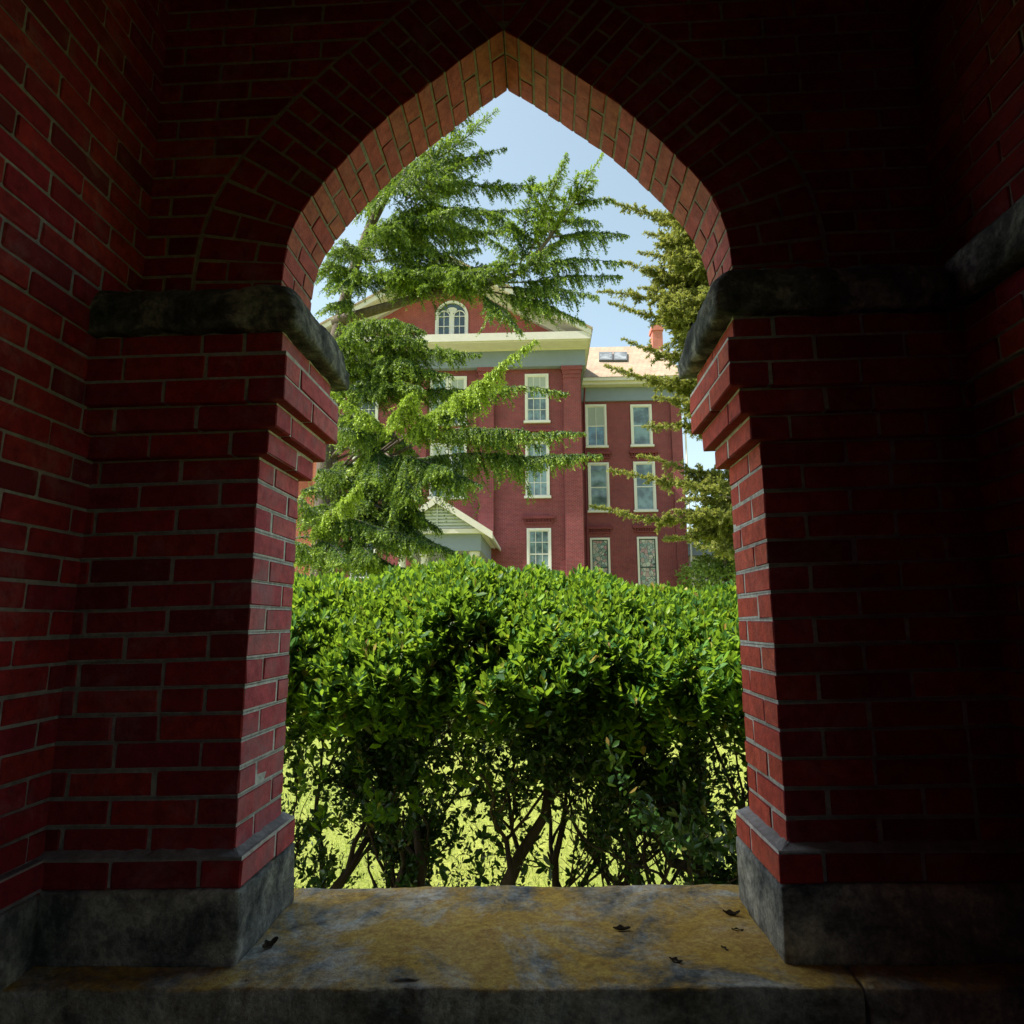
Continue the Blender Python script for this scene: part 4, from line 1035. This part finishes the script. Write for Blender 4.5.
# portico gable over the entrance
YP = 29.5
def portico():
    pk = at(437.8, 498.5, YP); er = at(492, 533, YP); el_x = 2*pk[0]-er[0]; zb = er[2]; hwp = er[0]-pk[0]; s_l = (pk[2]-zb)/hwp
    g = MB(); pts = []
    for s in (-1, 1):
        for (y0, y1, tp_, bt, x_o) in ((YP-.3, YP+7, .0, -.16, hwp), (YP-.36, YP-.31, .06, -.30, hwp+.05)):
            q = []
            for y in (y0, y1):
                q += [(pk[0], y, pk[2]+tp_), (pk[0]+s*x_o, y, pk[2]+tp_-s_l*x_o), (pk[0]+s*x_o, y, pk[2]+bt-s_l*x_o), (pk[0], y, pk[2]+bt)]
            g.add(q, [(0, 1, 2, 3), (7, 6, 5, 4), (0, 4, 5, 1), (1, 5, 6, 2), (2, 6, 7, 3), (3, 7, 4, 0)])
    g.box(pk[0]-hwp+.35, er[0]-.35, YP-.2, YP+7, zb-.02, zb+.20); g.build('portico_gable', CREAM, HALL, recalc=True)
    t = MB(); t.poly([(pk[0]-hwp+.3, YP, zb+.05), (pk[0]+hwp-.3, YP, zb+.05), (pk[0], YP, pk[2]-.25)])
    for k in range(9):
        zz = zb+.24+k*.16; w = (pk[2]-.35-zz)/s_l
        if w > .15: t.box(pk[0]-w, pk[0]+w, YP-.09, YP-.003, zz, zz+.07)
    t.box(pk[0]-.03, pk[0]+.03, YP-.12, YP-.004, zb+.2, pk[2]-.3)
    t.build('louvre_panel', mat_paint('grey_white_paint', (.45, .48, .47), .6, .3), HALL)
    f = MB(); f.box(pk[0]-hwp+.55, er[0]-.55, YP+.05, YP+6.6, zb-.85, zb-.021); f.build('portico_frieze', BLUE, HALL)
    for x in (pk[0]-hwp+.9, pk[0]-hwp+2.0, er[0]-2.0, er[0]-.9):
        c = MB(); c.tube([(x, YP+.4, gz), (x, YP+.4, gz+.2), (x, YP+.4, gz+.21), (x, YP+.4, zb-1.1), (x, YP+.4, zb-1.09), (x, YP+.4, zb-.86)], [.3, .3, .22, .18, .27, .27], 20); c.build('portico_column', CREAM, HALL, smooth=False)
portico()
# right wing
wxr = X(684, YW, 500); wing_top = Z(401.5, YW, 620)
w = MB(); w.box(xr-.002, wxr, YW, YW+9, gz, wing_top+.6); w.build('wing_wall', FB, HALL)
w = MB(); w.box(2*xm-wxr, xl+.002, YW, YW+9, gz, wing_top+.6); w.build('wing_wall', FO, HALL)
for (a, b) in ((674, 684),):
    p = MB(); p.box(X(a, YW), wxr+.05, YW-.25, YW-.003, gz, wing_top-.002); p.build('pilaster', FB, HALL)
xe = wxr
for (xa, xb) in ((xr+.002, wxr), (2*xm-wxr, xl-.002)):
    e = MB(); e.box(xa, xb+(.1 if xb == wxr else 0), YW-.18, YW+9, wing_top, Z(388, YW, 620)); e.build('frieze', BLUE, HALL)
    e = MB(); zt = Z(388, YW, 620); e.box(xa, xb+(.3 if xb == wxr else 0), YW-.75, YW+9.5, zt+.002, zt+.20); e.box(xa+.001, xb+(.36 if xb == wxr else 0), YW-.95, YW+9.7, zt+.201, zt+.42); e.build('cornice', CREAM, HALL)
    # hipped roof
    rf = MB(); z0 = zt+.43; zr = Z(347, YW+4.5, 630); L_ = xb+.4 if xb == wxr else xb
    y0, y1, ym = YW-1.0, YW+9.8, YW+4.4
    if xb == wxr:
        rf.poly([(xa, y0, z0), (L_, y0, z0), (L_-1.0, ym, zr), (xa, ym, zr)]); rf.poly([(L_, y1, z0), (xa, y1, z0), (xa, ym, zr), (L_-1.0, ym, zr)]); rf.poly([(L_, y0, z0), (L_, y1, z0), (L_-1.0, ym, zr)])
    else:
        A0 = xa-.4; rf.poly([(A0, y0, z0), (xb, y0, z0), (xb, ym, zr), (A0+1, ym, zr)]); rf.poly([(xb, y1, z0), (A0, y1, z0), (A0+1, ym, zr), (xb, ym, zr)]); rf.poly([(A0, y1, z0), (A0, y0, z0), (A0+1, ym, zr)])
    rfo = rf.build('roof', ROOF, HALL)
    if xb == wxr:
        zs_ = (zr-z0)/(ym-y0)
        for (u0, u1, vA, vB) in ((599, 612.5, 354, 362), (613.5, 627, 354, 362), (655, 674, 353.5, 358)):
            k = MB()
            def onroof(u, v):   # intersect view ray with the roof slope
                d = CF+CR*(u-512)/FPX-CU*(v-512)/FPX; tt_ = (z0-zs_*y0-EYE[2]+zs_*EYE[1])/(d[2]-zs_*d[1]); return EYE+d*tt_
            q = [onroof(u0, vB), onroof(u1, vB), onroof(u1, vA), onroof(u0, vA)]; nrm = np.array([0, -zs_, 1.]); nrm /= np.linalg.norm(nrm)
            lo = [p_-nrm*.05 for p_ in q]; hi = [p_+nrm*.16 for p_ in q]
            k.add(lo+hi, [(4, 5, 6, 7), (0, 1, 5, 4), (1, 2, 6, 5), (2, 3, 7, 6), (3, 0, 4, 7)]); sk = k.build('skylight', SLATE, HALL)
            k = MB(); c_q = sum(hi)/4; k.poly([c_q+(p_-c_q)*.84+nrm*.01 for p_ in hi]); k.build('pane', mat_glass('skylight_glass', (.25, .27, .28)), sk)
        ch = MB(); Yc = YW+4.2; a, b = X(651.5, Yc, 340), X(661.5, Yc, 340); zt2 = Z(327, Yc, 656)
        ch.box(a, b, Yc-.5, Yc+.5, Z(362, Yc, 656), zt2-.5); ch.box(a-.08, b+.08, Yc-.58, Yc+.58, zt2-.5, zt2-.2); ch.box(a+.02, b-.02, Yc-.48, Yc+.48, zt2-.2, zt2-.02)
        ch.build('chimney', mat_facade('chimney_brick', (.45, .12, .09), (.38, .09, .07), (.35, .25, .2)), HALL)
        ch = MB(); ch.tube([((a+b)/2, Yc, zt2-.02), ((a+b)/2, Yc, zt2+.35)], [.16, .13], 12); ch.build('chimney_pot', mat_paint('terracotta', (.45, .16, .1)), HALL)
Yw = YW-.004
window(584.8, 405, 607.2, 446, Yw, cols=2, rows=2, glass=GLB); window(630, 405, 652.8, 445, Yw, cols=1, rows=2)
window(587.6, 463, 610, 510.5, Yw, cols=1, rows=2, hood=True); window(633, 462, 656.5, 510, Yw, cols=1, rows=2, hood=True)
window(589.8, 538, 611.2, 596, Yw, cols=1, rows=2, glass=STG, sash=GREEN, hood=True); window(636.6, 537, 659.4, 596, Yw, cols=1, rows=2, glass=STG, sash=GREEN, hood=True)
dp = MB(); xd = X(584.5, YW-.3, 420); dp.tube([(xd+.05, YW-.6, Z(392, YW)), (xd, YW-.3, Z(404, YW)), (xd, YW-.25, gz)], [.06, .06, .06], 8); dp.build('downpipe', mat_paint('dark_red_pipe', (.12, .02, .03)), HALL)
dp = MB(); xd = X(683, YW, 450)+.15; dp.tube([(xd, YW-.3, Z(401, YW)), (xd, YW-.3, gz)], [.06, .06], 8); dp.build('downpipe', WHITE, HALL)

# small white house at the right
HY = 46.; HO = empty('white_house', (X(710, HY), HY, gz)); tag(HO, 'small white house with flat grey eave behind the spruce at the right', 'house')
a, b = X(690, HY, 560), X(760, HY, 560); zt = Z(556, HY, 710)
m = MB(); m.box(a, b, HY, HY+7, gz, zt); m.build('wall', WHITE, HO)
m = MB(); m.box(a-.4, b+.4, HY-.6, HY+7.4, zt+.002, zt+.75); m.build('eave', BLUE, HO)
m = MB(); cx = (a+b)/2; q = [(a-.6, HY-.8, zt+.76), (b+.6, HY-.8, zt+.76), (b+.6, HY+7.6, zt+.76), (a-.6, HY+7.6, zt+.76), (a+1.5, HY+3.4, zt+2.), (b-1.5, HY+3.4, zt+2.)]
m.add(q, [(0, 1, 5, 4), (1, 2, 5), (2, 3, 4, 5), (3, 0, 4), (3, 2, 1, 0)]); m.build('roof', SLATE, HO)
for u in (697, 714, 731):
    w_ = MB(); x_ = X(u, HY, 565); w_.box(x_, x_+.55, HY-.05, HY-.003, zt-2.2, zt-.4); fr = w_.build('window', WHITE, HO); w_ = MB(); w_.box(x_+.06, x_+.49, HY-.07, HY-.051, zt-2.12, zt-.48); w_.build('pane', GLD, fr)

# ------------------------------------------------------------------ ground
def mat_lawn():
    m, nt, out = newmat('lawn_grass'); co = objco(nt)
    n1 = noisef(nt, co, .5, 6, .6); n2 = noisef(nt, co, 24, 8, .75); n3 = noisef(nt, co, 120, 4, .7)
    c = ramp(nt, n1, [(.3, (.20, .26, .05)), (.7, (.34, .37, .08))])
    c = mixc(nt, .75, c, ramp(nt, n2, [(.3, (.25,)*3), (.7, (.8,)*3)]), 'OVERLAY')
    nb = bump(nt, n2, .8, .05); nb = bump(nt, n3, .8, .02, nb)
    principled(nt, out, c, .8, nb, .2); return m
g = MB(); g.poly([(-500, -400, gz), (500, -400, gz), (500, 900, gz), (-500, 900, gz)])
tag(g.build('lawn', mat_lawn()), kind='structure')
g = MB(); g.poly([(-30, 32.2, gz+.004), (30, 32.2, gz+.004), (30, 34.4, gz+.004), (-30, 34.4, gz+.004)])
tag(g.build('path', mat_stone('path_concrete', [(.3, (.25, .24, .22)), (.7, (.38, .37, .34))], 2, 20)), kind='structure')
# short grass blades close behind the hedge
n = 42000; gx = RNG.uniform(-5, 5, n); gy = 2.6+RNG.uniform(0, 1, n)**1.4*9
P = np.c_[gx, gy, np.full(n, gz)]; D = np.c_[RNG.normal(0, .4, n), RNG.normal(0, .4, n), np.ones(n)]
GR = mat_leaf('grass_blade', [(0, (.18, .25, .04)), (1, (.36, .40, .10))], .35, .6, .2, (.4, .5, .05))
tag(mesh_np('grass', blades(P, D, RNG.uniform(.03, .07, n), .004), np.arange(n*4).reshape(-1, 4), GR), 'short yellow-green grass growing on the lawn behind the hedge', 'grass', kind='stuff')

# ------------------------------------------------------------------ light
SUN_EL, SUN_AZ = 57., -101.5       # degrees; azimuth from +y towards +x
az, el = rad(SUN_AZ), rad(SUN_EL)
sd = Vector((math.sin(az)*math.cos(el), math.cos(az)*math.cos(el), math.sin(el)))
ld = bpy.data.lights.new('sun', 'SUN'); ld.energy = 4.6; ld.angle = rad(.5); ld.color = (1, .93, .8)
lo = bpy.data.objects.new('sun', ld); col.objects.link(lo); lo.rotation_euler = sd.to_track_quat('Z', 'Y').to_euler()
wd = bpy.data.worlds.new('World'); scene.world = wd; wd.use_nodes = True; nt = wd.node_tree; nt.nodes.clear()
sky = nt.nodes.new('ShaderNodeTexSky'); sky.sky_type = 'NISHITA'; sky.sun_disc = False; sky.sun_elevation = el; sky.sun_rotation = az
sky.air_density = 1.0; sky.dust_density = 2.0; sky.ozone_density = 1.0
bg = nt.nodes.new('ShaderNodeBackground'); bg.inputs[1].default_value = .15; ow = nt.nodes.new('ShaderNodeOutputWorld')
hs = nt.nodes.new('ShaderNodeHueSaturation'); hs.inputs['Hue'].default_value = .47; hs.inputs['Saturation'].default_value = .70; hs.inputs['Value'].default_value = .68
nt.links.new(sky.outputs[0], hs.inputs['Color']); nt.links.new(hs.outputs[0], bg.inputs[0]); nt.links.new(bg.outputs[0], ow.inputs[0])

# ------------------------------------------------------------------ camera & render
cd = bpy.data.cameras.new('camera'); cam = bpy.data.objects.new('camera', cd); col.objects.link(cam)
M = Matrix(((CR[0], CU[0], -CF[0], EYE[0]), (CR[1], CU[1], -CF[1], EYE[1]), (CR[2], CU[2], -CF[2], EYE[2]), (0, 0, 0, 1)))
cam.matrix_world = M
cd.sensor_fit = 'HORIZONTAL'; cd.sensor_width = 36; cd.lens = 36*FPX/1024; cd.clip_start = .02; cd.clip_end = 3000
scene.camera = cam
scene.render.engine = 'CYCLES'
scene.cycles.max_bounces = 12; scene.cycles.diffuse_bounces = 8; scene.cycles.transparent_max_bounces = 8
vs = scene.view_settings; vs.view_transform = 'Standard'; vs.look = 'None'; vs.exposure = 1.42; vs.gamma = 1
scene.render.resolution_x = 1024; scene.render.resolution_y = 1024
